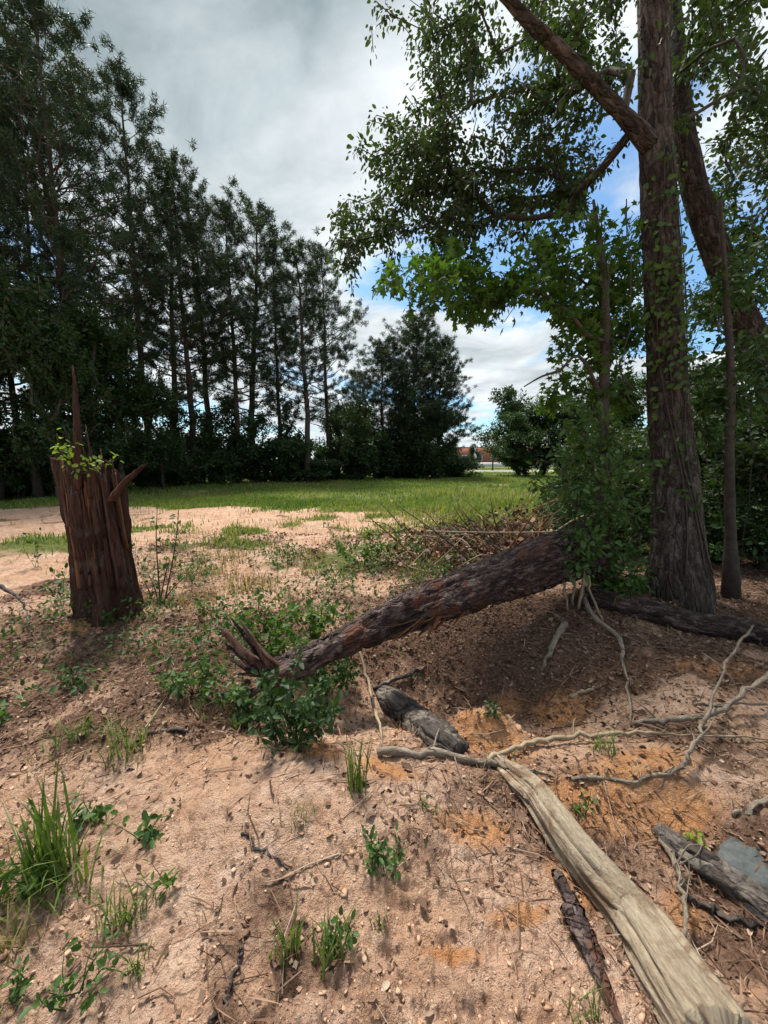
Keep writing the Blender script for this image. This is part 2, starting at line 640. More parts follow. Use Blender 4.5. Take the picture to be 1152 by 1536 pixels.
def mat_rnd(name, cols, rough=.9, spec=.15):
    m, t, out = new_mat(name)
    a = N(t, 'ShaderNodeAttribute', attribute_name='rnd')
    c = ramp(t, a.outputs['Fac'], [(i / (len(cols) - 1), c) for i, c in enumerate(cols)])
    p = t.nodes.new('ShaderNodeBsdfPrincipled')
    p.inputs['Roughness'].default_value = rough
    p.inputs['Specular IOR Level'].default_value = spec
    L(t, c, p.inputs['Base Color'])
    L(t, p.outputs[0], out.inputs['Surface'])
    return m


M = {}
M['pine'] = mat_leaf('pine_needles', [(0.0116, 0.0273, 0.0127), (0.0213, 0.0467, 0.0175), (0.0370, 0.0680, 0.0213)], .15)
M['dark_leaf'] = mat_leaf('dark_leaf', [(0.0161, 0.0384, 0.0120), (0.0283, 0.0624, 0.0161), (0.0484, 0.0927, 0.0221)], .3)
M['oak_leaf'] = mat_leaf('oak_leaf', [(0.0185, 0.0353, 0.0118), (0.0319, 0.0588, 0.0168), (0.0521, 0.0840, 0.0218)], .38, .5, .35)
M['bright_leaf'] = mat_leaf('bright_leaf', [(0.0328, 0.0795, 0.0131), (0.0561, 0.1216, 0.0187), (0.0935, 0.1590, 0.0262)], .45)
M['weed_leaf'] = mat_leaf('weed_leaf', [(0.0280, 0.0680, 0.0160), (0.0496, 0.1080, 0.0240), (0.0960, 0.1520, 0.0360)], .35)
M['lime_leaf'] = mat_leaf('lime_leaf', [(.10, .18, .02), (.17, .26, .035), (.26, .32, .06)], .4)
M['grass'] = mat_leaf('grass', [(0.0510, 0.1020, 0.0187), (0.0935, 0.1530, 0.0289), (0.1615, 0.1955, 0.0510), (0.2550, 0.2295, 0.0935)], .35)
M['meadow'] = mat_leaf('meadow', [(0.0680, 0.1190, 0.0221), (0.1105, 0.1700, 0.0323), (0.1615, 0.2125, 0.0467), (0.2550, 0.2380, 0.0935)], .4)
M['dry_grass'] = mat_leaf('dry_grass', [(.11, .12, .035), (.20, .19, .06), (.30, .22, .10), (.16, .09, .05)], .3)
M['pine_bark'] = mat_wood('pine_bark', [(.020, .014, .011), (.060, .042, .033), (.115, .085, .068)], (5, 5, 1.5), .8)
M['tree_bark'] = mat_wood('tree_bark', [(.017, .013, .011), (.052, .039, .031), (.130, .107, .088)], (16, 16, 5), 1.0, plates=(22, 7), dist=.035)
M['twig_bark'] = mat_wood('twig_bark', [(.020, .015, .012), (.050, .040, .032), (.10, .085, .07)], (9, 9, 9), .4)
M['log_bark'] = mat_wood('log_bark', [(.011, .007, .006), (.048, .030, .026), (.165, .122, .108)], (30, 30, 12), 1.0, plates=(34, 11), dist=.03)
M['rot_wood'] = mat_wood('rot_wood', [(.008, .004, .0035), (.036, .016, .011), (.085, .040, .027), (.18, .112, .082)], (26, 26, 2.2), 1.0, dist=.03)
M['raw_wood'] = mat_wood('raw_wood', [(.06, .022, .010), (.16, .062, .026), (.32, .15, .068)], (30, 30, 4), 1.0, dist=.03)
M['pale_wood'] = mat_wood('pale_wood', [(.10, .07, .046), (.25, .19, .130), (.37, .305, .220), (.46, .405, .315)], (38, 38, 9), 1.0, .85, dist=.03)
M['grey_wood'] = mat_wood('grey_wood', [(.08, .07, .065), (.24, .19, .14), (.52, .45, .36)], (70, 70, 16), 1.0)
M['dark_wood'] = mat_wood('dark_wood', [(.026, .021, .018), (.085, .068, .058), (.22, .19, .16)], (26, 26, 9), 1.0, plates=(16, 9), dist=.03)
M['tan_stick'] = mat_wood('tan_stick', [(.12, .085, .05), (.26, .20, .13), (.38, .31, .21)], (20, 20, 20), .4)
M['litter'] = mat_rnd('litter', [(.045, .028, .020), (.12, .070, .047), (.20, .125, .085), (.30, .205, .145), (.38, .29, .22)])
M['straw'] = mat_rnd('straw', [(.07, .04, .026), (.15, .085, .055), (.28, .18, .12)])
M['clod'] = mat_rnd('clod', [(.30, .15, .08), (.43, .27, .18), (.50, .34, .24)], .95, .1)
M['stone'] = mat_wood('stone', [(.035, .04, .04), (.075, .082, .08), (.125, .13, .122)], (14, 14, 14), .5)

patchy(M['log_bark'], (.11, .045, .026), 3.2, .55, .62)
patchy(M['pale_wood'], (.17, .105, .065), 7.0, .51, .60)
patchy(M['tree_bark'], (.13, .115, .095), 4.0, .56, .70)
patchy(M['rot_wood'], (.10, .085, .070), 4.0, .56, .68)
patchy(M['grey_wood'], (.10, .075, .055), 9.0, .54, .62)

# ground
gm, t, out = new_mat('ground')
tcn = t.nodes.new('ShaderNodeTexCoord')


def gnoise(sc, det=6.0, ro=.6, dist=0.0):
    n = N(t, 'ShaderNodeTexNoise', Scale=sc, Detail=det, Roughness=ro, Distortion=dist)
    L(t, tcn.outputs['Object'], n.inputs['Vector'])
    return n.outputs[0]


g1, g2, g3, g4 = gnoise(1.3), gnoise(9, 8, .7, .4), gnoise(45, 6, .7), gnoise(160, 3, .6)
aO = N(t, 'ShaderNodeAttribute', attribute_name='orange').outputs['Fac']
aL = N(t, 'ShaderNodeAttribute', attribute_name='litter').outputs['Fac']
aG = N(t, 'ShaderNodeAttribute', attribute_name='green').outputs['Fac']
sandc = ramp(t, g2, [(.30, (.43, .255, .170)), (.5, (.58, .385, .275)), (.70, (.68, .51, .39))])
sandc = mixc(t, vmath(t, 'MULTIPLY', ramp(t, g1, [(.42, 0.0), (.62, 1.0)]), .55), sandc, (.50, .28, .155))
g5, g6 = gnoise(4.2, 10, .72, .8), gnoise(20, 6, .7, .3)
sandc = mixc(t, ramp(t, g5, [(.54, 0.0), (.64, .55)]), sandc, (.205, .125, .085))
mpS = t.nodes.new('ShaderNodeMapping')
mpS.inputs['Rotation'].default_value = (0, 0, R_(35))
mpS.inputs['Scale'].default_value = (1.2, 7.0, 1.0)
L(t, tcn.outputs['Object'], mpS.inputs[0])
nS = N(t, 'ShaderNodeTexNoise', Scale=1.6, Detail=8.0, Roughness=.68, Distortion=.9)
L(t, mpS.outputs[0], nS.inputs['Vector'])
sandc = mixc(t, ramp(t, nS.outputs[0], [(.49, 0.0), (.62, .5)]), sandc, (.29, .165, .110))
sandc = mixc(t, ramp(t, g6, [(.36, .75), (.47, 0.0)]), sandc, (.22, .125, .080))
sandc = mixc(t, ramp(t, g3, [(.33, .8), (.46, 0.0)]), sandc, (.19, .105, .070))
orc = ramp(t, g2, [(.30, (.36, .15, .060)), (.5, (.50, .245, .110)), (.70, (.58, .34, .19))])
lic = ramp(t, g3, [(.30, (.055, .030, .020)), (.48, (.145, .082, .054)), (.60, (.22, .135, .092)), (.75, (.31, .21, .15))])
grc = ramp(t, g2, [(.3, (.060, .075, .022)), (.5, (.105, .130, .034)), (.7, (.20, .185, .075))])


def edge(a, lo, hi):
    return ramp(t, vmath(t, 'ADD', a, vmath(t, 'MULTIPLY', vmath(t, 'SUBTRACT', g2, .5), .9)), [(lo, 0.0), (hi, 1.0)])


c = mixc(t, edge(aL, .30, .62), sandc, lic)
c = mixc(t, edge(aO, .30, .95), c, orc)
c = mixc(t, edge(aG, .35, .65), c, grc)
p = t.nodes.new('ShaderNodeBsdfPrincipled')
p.inputs['Roughness'].default_value = .95
p.inputs['Specular IOR Level'].default_value = .1
L(t, c, p.inputs['Base Color'])
bp = t.nodes.new('ShaderNodeBump')
bp.inputs['Strength'].default_value = 1.0
bp.inputs['Distance'].default_value = .045
hh = vmath(t, 'ADD', vmath(t, 'MULTIPLY', g3, .7), vmath(t, 'MULTIPLY', g4, .4))
L(t, hh, bp.inputs['Height'])
L(t, bp.outputs[0], p.inputs['Normal'])
L(t, p.outputs[0], out.inputs['Surface'])

# ================================================================== ground sheet
rr = [0.30]
while rr[-1] < 3000:
    rr.append(rr[-1] * (1.0075 if rr[-1] < 3.6 else 1.013 if rr[-1] < 12 else 1.035))
rr = np.array(rr)
front = np.linspace(-62, 62, 680)
back = np.linspace(62, 298, 60)[1:-1]
ang = np.radians(np.concatenate([front, back]))
RR, AA = np.meshgrid(rr, ang, indexing='ij')
gx, gy = (RR * np.sin(AA)).ravel(), (RR * np.cos(AA)).ravel()
gz = H(gx, gy)
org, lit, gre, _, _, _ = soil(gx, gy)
nr, na = len(rr), len(ang)
i = np.arange(nr - 1)[:, None] * na
j = np.arange(na)[None, :]
k = (j + 1) % na
F4 = np.stack([i + j, i + na + j, i + na + k, i + k], -1).reshape(-1, 4)
Vg = np.stack([gx, gy, gz], 1)
Vg = np.vstack([Vg, [0, 0, Hs(0, 0)]])
F3 = np.stack([np.full(na, len(Vg) - 1), np.arange(na), (np.arange(na) + 1) % na], -1)
z1 = lambda a: np.append(a, a[0])
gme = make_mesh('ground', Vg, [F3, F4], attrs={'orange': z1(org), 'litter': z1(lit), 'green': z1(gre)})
ground = obj('ground', gme, gm, kind='structure')

# pale road far across the meadow
rx_, ry_ = np.meshgrid(np.linspace(-60, 90, 90), np.linspace(60, 74, 14), indexing='ij')
rz_ = H(rx_, ry_, False) + .06
rv = np.stack([rx_.ravel(), ry_.ravel(), rz_.ravel()], 1)
ri = (np.arange(89)[:, None] * 14 + np.arange(13)[None]).ravel()
M['road'] = mat_wood('road', [(.17, .16, .14), (.22, .205, .18), (.27, .25, .22)], (.8, .8, .8), .1, use_rnd=False)
obj('road', make_mesh('road', rv, np.stack([ri, ri + 14, ri + 15, ri + 1], 1)), M['road'], kind='structure')

# ================================================================== ground cover (uncountable)
def scatter(n, x0, x1, y0, y1, dens, g=rng):
    x = g.uniform(x0, x1, n)
    y = g.uniform(y0, y1, n)
    keep = (g.uniform(0, 1, n) < dens(x, y)) & ~((y > 59.5) & (y < 74.5))
    # only what the lens can see, with a generous margin at the sides
    keep &= np.abs(x) < 1.35 * y + .9
    return x[keep], y[keep]


def on_ground(x, y, lift=0.0):
    return np.stack([x, y, H(x, y) + lift], 1)


# leaf litter
mb = MB()
x, y = scatter(120000, -4.5, 6.5, .6, 8.5, lambda x, y: np.clip(soil(x, y)[1] * .9 + .10 + .30 * (fbm2(x, y, 2.0, 3, 91) > .18), 0, 1))
n = len(x)
sz = rng.uniform(.006, .030, n) * np.where(rng.uniform(0, 1, n) < .12, 1.7, 1) * np.where(rng.uniform(0, 1, n) < .02, 2.2, 1) * (.7 + .12 * y)
dl = rng.uniform(0, 1, n) < .45
tone = rng.beta(1.6, 2.4, n)
q_ = on_ground(x, y, .006)
mb.add(*inst(CHIP, q_[~dl], rdir((~dl).sum()) * np.array([1, 1, .25]), rdir((~dl).sum(), 1.3), np.minimum(sz[~dl], .03) * .8, tone[~dl]))
mb.add(*inst(DEADLEAF, q_[dl], rdir(dl.sum()) * np.array([1, 1, .3]), rdir(dl.sum(), .9), np.minimum(sz[dl] * 1.5, .075), tone[dl]))
o = obj('leaf_litter', mb.mesh('leaf_litter', False), M['litter'], kind='stuff')
tag(o, 'brown dead leaf litter scattered over the bare soil', 'leaf litter')

# pine straw
mb = MB()
x, y = scatter(75000, -4.5, 6, .6, 7, lambda x, y: np.clip(soil(x, y)[1] * .9 + .05 + .35 * (fbm2(x, y, 1.3, 2, 95) > .22), 0, 1))
n = len(x)
V, F, r_ = inst(STRAW, on_ground(x, y, .008), rdir(n) * np.array([1, 1, .12]), rdir(n, 1.5), rng.uniform(.05, .14, n), rng.uniform(0, 1, n))
mb.add(V, F, r_)
o = obj('pine_straw', mb.mesh('pine_straw', False), M['straw'], kind='stuff')
tag(o, 'fallen reddish brown pine straw lying on the soil', 'pine straw')

# soil clods
t0 = (1 + 5 ** .5) / 2
ico = norm(np.array([(-1, t0, 0), (1, t0, 0), (-1, -t0, 0), (1, -t0, 0), (0, -1, t0), (0, 1, t0), (0, -1, -t0), (0, 1, -t0), (t0, 0, -1), (t0, 0, 1), (-t0, 0, -1), (-t0, 0, 1)], float))
icoF = np.array([(0, 11, 5), (0, 5, 1), (0, 1, 7), (0, 7, 10), (0, 10, 11), (1, 5, 9), (5, 11, 4), (11, 10, 2), (10, 7, 6), (7, 1, 8), (3, 9, 4), (3, 4, 2), (3, 2, 6), (3, 6, 8), (3, 8, 9), (4, 9, 5), (2, 4, 11), (6, 2, 10), (8, 6, 7), (9, 8, 1)])
mb = MB()
for v in range(5):
    tv = ico * rng.uniform(.35, 1.4, (12, 1)) * np.array([1.2, .9, .5])
    x, y = scatter(7000, -3, 3.2, .6, 4.2, lambda x, y: np.clip((1 - soil(x, y)[1]) * (.18 + .9 * sstep(-.1, .5, fbm2(x, y, 1.8, 3, 55))), 0, 1))
    n = len(x)
    s_ = rng.gamma(1.3, .0024, n) + .0015
    mb.add(*inst((tv, icoF), on_ground(x, y, 0) + np.array([0, 0, 1]) * (s_ * .1)[:, None], rdir(n) * np.array([1, 1, .2]), rdir(n, 2), s_, np.clip(.55 - .5 * soil(x, y)[0] + rng.normal(0, .2, n), 0, 1)))
o = obj('soil_clods', mb.mesh('soil_clods', False), M['clod'], kind='stuff')
tag(o, 'crumbly sandy soil clods on the bare bank', 'soil')

# small twigs and sticks too many to count
mb = MB()
x, y = scatter(3000, -4, 5, .7, 6, lambda x, y: np.clip(.22 + soil(x, y)[1] * .6, 0, 1))
for a, b in zip(x, y):
    l = rng.gamma(2, .05) + .04
    th = rng.uniform(0, 6.28)
    q = np.stack([a + np.cos(th) * np.linspace(-.5, .5, 3) * l + rng.normal(0, .06 * l, 3), b + np.sin(th) * np.linspace(-.5, .5, 3) * l + rng.normal(0, .06 * l, 3)], 1)
    z = H(q[:, 0], q[:, 1]) + .006 + rng.uniform(0, .012)
    r0 = rng.uniform(.0015, .0045)
    add_tube(mb, np.column_stack([q, z]), [r0, r0 * .8, r0 * .4], 4, rnd=rng.uniform(0, 1), cap=False)
o = obj('twig_litter', mb.mesh('twig_litter'), M['litter'], kind='stuff')
tag(o, 'small broken twigs strewn over the soil', 'twigs')

# meadow grass behind
mb = MB()
xs, ys = [], []
for (cnt, x0, x1, y0, y1) in ((60000, -14, 8, 7, 16), (60000, -26, 16, 14, 40), (26000, -6, 40, 30, 90)):
    x, y = scatter(cnt, x0, x1, y0, y1, lambda x, y: soil(x, y)[2] ** 1.3)
    xs.append(x)
    ys.append(y)
x, y = np.concatenate(xs), np.concatenate(ys)
n = len(x)
hgt = rng.uniform(.05, .14, n) * (1 + y / 40)
tallm = np.maximum(gs(x, y, 4.2, 17.5, 3.0, 4.2, 2), gs(x, y, 2.2, 11, 1.3, 2.0, 2))
hgt = hgt * (1 + 2.3 * tallm * rng.uniform(.4, 1, n))
blades(mb, on_ground(x, y), hgt, .008 * (1 + y / 12), rng.uniform(.1, .8, n), seg=2, rnd=np.clip(.50 + .6 * fbm2(x, y, .35, 4, 61) + rng.normal(0, .2, n) + .15 * tallm, 0, 1))
o = obj('meadow_grass', mb.mesh('meadow_grass', False), M['meadow'], kind='stuff')
tag(o, 'green meadow grass in front of the pine treeline', 'grass')

# patchy dry weeds between sand and log
mb = MB()
dn = lambda x, y: np.clip((.22 * gs(x, y, -.6, 5.7, 2.6, 1.5, 2) + .16 * gs(x, y, -2.2, 4.6, 2.6, .9, 2) + .12 * gs(x, y, 1.2, 6.8, 1.6, 1.4, 2) + .05 * gs(x, y, -6, 9, 5, 3, 2) + .03 + .10 * gs(x, y, -1.6, 2.2, 1.1, .9, 2) + .08 * gs(x, y, -1.0, 1.25, .5, .5, 2)) * sstep(-.15, .5, fbm2(x, y, 1.6, 3, 71)) * 2.2, 0, 1)
x, y = scatter(130000, -9, 3, .8, 12, dn)
n = len(x)
blades(mb, on_ground(x, y), rng.uniform(.05, .20, n) * np.clip(y / 4, .4, 1), rng.uniform(.003, .008, n) * np.clip(y / 4, .3, 1), rng.uniform(.2, 1.2, n), seg=2)
o = obj('weedy_ground_cover', mb.mesh('weedy_ground_cover', False), M['dry_grass'], kind='stuff')
tag(o, 'sparse yellowing weeds and dry grass on the bank', 'ground cover')
mb = MB()
x, y = scatter(75000, -5, 2.6, 2.5, 8, lambda x, y: np.clip((.5 * gs(x, y, -.35, 5.5, 1.5, 1.0, 2) + .30 * gs(x, y, -1.9, 3.3, 1.9, .9, 2) + .3 * gs(x, y, .6, 6.2, .9, .8, 2)+ .3 * gs(x, y, -2.0, 5.6, 1.2, 1.0, 2)) * sstep(0, .45, fbm2(x, y, 2.2, 3, 73)) * 1.6, 0, 1))
n = len(x)
hz = rng.uniform(.01, .16, n) * (1 + .6 * sstep(.1, .5, fbm2(x, y, 2.2, 3, 73)))
mb.add(*inst(LEAF, on_ground(x, y) + np.array([0, 0, 1]) * hz[:, None], rdir(n, .2), rdir(n, 1.2), rng.uniform(.025, .06, n), np.clip(.4 + .3 * fbm2(x, y, 1.0, 2, 74) + rng.normal(0, .22, n), 0, 1)))
o = obj('low_weeds', mb.mesh('low_weeds', False), M['weed_leaf'], kind='stuff')
tag(o, 'low broadleaf weeds creeping over the bank behind the log', 'ground cover')
#MARK1

# ================================================================== trees
def grow(seeds, par, attr, bf=.35, step=.3, wob=.12, sag=0.0, g=rng):
    """joins attractors one by one to the nearest place on the skeleton (short wood, short way back to the foot)"""
    P = [np.array(q) for q in seeds]
    par = list(par)
    pl = [0.0] * len(P)
    for i in range(1, len(P)):
        if par[i] >= 0:
            pl[i] = pl[par[i]] + np.linalg.norm(P[i] - P[par[i]])
    A = np.asarray(attr, float)
    Sx, Pl = np.array(P), np.array(pl)
    D = np.linalg.norm(A[:, None] - Sx[None], axis=2) + bf * Pl[None]
    best = D.argmin(1)
    bc = D.min(1)
    alive = np.ones(len(A), bool)
    tips = []
    for _ in range(len(A)):
        c = np.where(alive, bc, 1e9)
        k = int(c.argmin())
        alive[k] = False
        a, b = P[best[k]], A[k]
        dl = np.linalg.norm(b - a)
        m = max(1, int(dl / step))
        last = int(best[k])
        first = len(P)
        bend = g.normal(0, wob * dl * .5, 3)
        for q in range(1, m + 1):
            t = q / m
            pt = a * (1 - t) + b * t + bend * math.sin(math.pi * t) * (1 if m > 1 else 0) + g.normal(0, wob * step * .35, 3) * (t < 1)
            pt = pt + np.array([0, 0, 1]) * (sag * math.sin(math.pi * t) * dl)
            P.append(pt)
            par.append(last)
            pl.append(pl[last] + np.linalg.norm(pt - P[last]))
            last = len(P) - 1
        tips.append(last)
        new = np.array(P[first:])
        npl = np.array(pl[first:])
        D = np.linalg.norm(A[:, None] - new[None], axis=2) + bf * npl[None]
        w = D.min(1)
        u = w < bc
        bc = np.where(u, w, bc)
        best = np.where(u, D.argmin(1) + first, best)
    return np.array(P), np.array(par), tips


def wood(mb, P, par, nseed, rtip=.006, ex=.46, rmax=.2, sides=5, skip_seed=True):
    n = len(P)
    cnt = np.zeros(n)
    kids = [[] for _ in range(n)]
    for i in range(n):
        if par[i] >= 0:
            kids[par[i]].append(i)
    for i in range(n - 1, -1, -1):
        if not kids[i]:
            cnt[i] = 1
        if par[i] >= 0:
            cnt[par[i]] += cnt[i]
    rad = np.minimum(rtip * cnt ** ex, rmax)
    stack = [i for i in range(nseed, n) if par[i] < nseed] if skip_seed else [0]
    while stack:
        i = stack.pop()
        ch = [i]
        while kids[ch[-1]]:
            ks = sorted(kids[ch[-1]], key=lambda q: -cnt[q])
            stack += ks[1:]
            ch.append(ks[0])
        pts = ([P[par[i]]] if par[i] >= 0 else []) + [P[q] for q in ch]
        rs = ([min(rad[par[i]], rad[i] * 1.15)] if par[i] >= 0 else []) + [rad[q] for q in ch]
        if len(pts) > 1:
            add_tube(mb, np.array(pts), np.array(rs), sides if rs[0] > .02 else 4, rnd=random.random(), cap=False)
    return cnt, rad


def leafspray(mb, tips, P, par, per, tm, size, spread, g=rng, droop=.3, back=3, rndbias=0.0, up=1.0):
    """leaves along the last few nodes of each twig"""
    C, D = [], []
    for tip in tips:
        i = tip
        for b in range(back):
            if par[i] < 0:
                break
            k = max(1, per // back)
            f = g.uniform(0, 1, (k, 1))
            C.append(P[i] * f + P[par[i]] * (1 - f))
            D.append(np.repeat(norm(P[i] - P[par[i]])[None], k, 0))
            i = par[i]
    C, D = np.concatenate(C), np.concatenate(D)
    n = len(C)
    off = rdir(n, 0, g)
    C = C + off * (spread * g.uniform(0, 1, n) ** .7)[:, None]
    ax = norm(D * .5 + off * .9 + np.array([0, 0, -droop]) + g.normal(0, .25, (n, 3)))
    mb.add(*inst(tm, C, ax, rdir(n, up, g), g.uniform(.45, 1.35, n) * size, np.clip(.5 + rndbias + g.normal(0, .2, n), 0, 1)))
    return n


def bark_disp(amp, kth=7.0, ks=5.0, seed=0, big=.0):
    def f(th, s, r):
        # keep detail real-sized: roughly kth ridges round the stem, ks per metre along it
        w = noise3(np.cos(th) * kth / 3, np.sin(th) * kth / 3, s * ks * .3, seed + 5) * .5
        v = noise3(np.cos(th) * kth / 2 + w, np.sin(th) * kth / 2 + w, s * ks + w, seed)
        u = noise3(np.cos(th) * kth, np.sin(th) * kth, s * ks * 2.3, seed + 9)
        return amp * (np.minimum(1, np.abs(v) * 3.2) - .6) + amp * .35 * u + big * noise3(np.cos(th) * .9, np.sin(th) * .9, s * 1.3, seed + 3)
    return f


# ------------------------------------------------------------------ pines
def pine_meshes(seed, Hh, base_f, spread, nb, dens, lean=.0, flat_top=.3):
    g = np.random.default_rng(seed)
    tb, cb = MB(), MB()
    n = 14
    t = np.linspace(0, 1, n)
    P = np.stack([lean * Hh * t ** 2 + np.cumsum(g.normal(0, .05, n)), np.cumsum(g.normal(0, .05, n)), Hh * t], 1)
    P[0, :2] = 0
    P[0, 2] = -.3
    r0 = .0105 * Hh
    rad = r0 * (1 - .86 * t ** 1.1)
    rad[0] *= 1.25
    add_tube(tb, P, rad, 9)
    tip = lambda f: np.array([np.interp(f, t, P[:, k]) for k in range(3)])
    C, A, K = [], [], []
    phi = 0
    for b in range(nb):
        f = base_f + (1 - base_f) * ((b + g.uniform(0, .9)) / nb) ** .9
        phi += 2.4 + g.normal(0, .5)
        u = (f - base_f) / (1 - base_f)
        prof = (.45 + 1.0 * min(1, u / .3)) * (1 - u) ** .62 + .16
        ln = spread * Hh * prof * g.uniform(.5, 1.2)
        dead = u < .12 and g.uniform() < .45
        d = np.array([math.cos(phi), math.sin(phi), 0])
        rise = g.uniform(-.12, .25) + .75 * u
        a = tip(f)
        m = 5
        q = np.linspace(0, 1, m)
        br = a + d * (ln * q)[:, None] + np.array([0, 0, 1]) * (ln * (rise * q + (.25 * q * q)))[:, None] + g.normal(0, .05 * ln, (m, 3)) * q[:, None]
        add_tube(tb, br, np.interp(f, t, rad) * .42 * (1 - .85 * q), 4, cap=False)
        if dead:
            continue
        nt_ = int(dens * (2.2 + 5.2 * ln / 3))
        for k in range(nt_):
            w = g.uniform(.25, 1.0) ** .8
            c = np.array([np.interp(w, q, br[:, z]) for z in range(3)])
            side = np.cross(d, [0, 0, 1.0])
            sd_ = side * g.normal(0, .22 * ln * (1.15 - .5 * w)) + d * g.normal(0, .08 * ln) + np.array([0, 0, 1]) * abs(g.normal(0, .10 * ln + .12))
            e = c + sd_
            if k % 2 == 0:
                add_tube(tb, np.array([c, .5 * (c + e) - [0, 0, .05], e]), [.018, .013, .008], 3, cap=False)
            C.append(e)
            A.append(norm(sd_ * .8 + d * .5 + np.array([0, 0, .7])))
            K.append(np.clip(g.normal(.45 + .2 * u, .18), 0, 1))
    top = tip(1.0)
    for k in range(int(10 * dens)):
        C.append(top + g.normal(0, .25, 3) + [0, 0, -g.uniform(0, .8)])
        A.append(np.array([0, 0, 1.0]))
        K.append(.5)
    C, A, K = np.array(C), np.array(A), np.array(K)
    rep = 60
    C = np.repeat(C, rep, 0)
    A = np.repeat(A, rep, 0)
    K = np.repeat(K, rep)
    n = len(C)
    dr = norm(rdir(n, 0, g) + .35 * A)
    C = C + A * g.uniform(-.22, .12, n)[:, None] + rdir(n, 0, g) * .14
    cb.add(*inst(NEEDLE, C, dr, rdir(n, 0, g), g.uniform(.18, .34, n), np.clip(K + g.normal(0, .12, n), 0, 1)))
    tm_ = tb.mesh('pine_trunk')
    tm_.materials.append(M['pine_bark'])
    cm_ = cb.mesh('pine_crown', False)
    cm_.materials.append(M['pine'])
    return tm_, cm_, Hh


PV = [pine_meshes(11, 22, .26, .145, 60, 1.55, .01), pine_meshes(12, 22, .26, .150, 56, 1.4, -.01), pine_meshes(13, 22, .22, .160, 58, 1.35, .015),
      pine_meshes(14, 22, .30, .140, 50, 1.5, .0), pine_meshes(15, 18, .04, .200, 92, 2.0, .0), pine_meshes(16, 22, .20, .155, 70, 1.65, -.005)]
PG = 'tall pines along the far edge of the clearing'


def pine(variant, tx, ty, Y, label, rz=0.0):
    topp = at_Y(tx, ty, Y)
    h0 = Hs(topp[0], Y)
    tm_, cm_, Hh = PV[variant]
    e = thing('pine_tree', label, 'tree', (topp[0], Y, h0), PG)
    e['_local'] = 1
    s_ = (topp[2] - h0) / (Hh + .2)
    e.scale = (s_ * 1.02, s_ * 1.02, s_)
    e.rotation_euler = (random.gauss(0, .022), random.gauss(0, .022), rz)
    wd = (.72 if ty == 128 else random.uniform(.75, 1.1)) * (1.4 if variant == 4 else 1.3 if variant in (1, 2, 3) else 1)
    e.scale = (s_ * wd, s_ * wd, s_)
    obj('trunk', tm_, None, e)
    obj('crown', cm_, None, e)
    return e


LA = 'tall dark pine rising behind the splintered stump'
LB = 'slender tall pine, %s along the treeline from the narrow tufted pine towards the meadow'
LC = 'broad pine branched almost to the ground at the end of the treeline'
for (v, tx, ty, Y, lab) in [
        (0, -40, 120, 18.5, LA), (5, 60, 22, 19.5, 'tallest bushy pine of the treeline, rising high behind the splintered stump'), (0, 5, 110, 22, LA), (2, 88, 92, 21.5, LA), (5, -95, 250, 17, LA),
        (3, 186, 128, 24, 'narrow pine with a small separate tuft at its top'), (1, 222, 232, 25.5, LB % 'first'), (2, 262, 282, 26, LB % 'second'), (3, 296, 335, 30, LB % 'third'),
        (1, 338, 308, 28.5, LB % 'fourth'), (2, 362, 318, 32, LB % 'fifth'), (3, 408, 372, 33, LB % 'sixth'),
        (1, 452, 372, 29, 'pine with a long bare pale trunk and flat open crown'), (2, 490, 385, 33, 'bushy-topped pine just past the pine with the long bare pale trunk'), (3, 128, 330, 28, 'shorter pine standing behind the gap beside the narrow tufted pine'),
        (4, 575, 520, 36, LC), (4, 618, 478, 36.5, LC), (4, 660, 520, 37.5, LC), (5, 540, 560, 41, LC), (5, 625, 500, 40, LC)]:
    pine(v, tx, ty, Y, lab, random.uniform(0, 6.28))


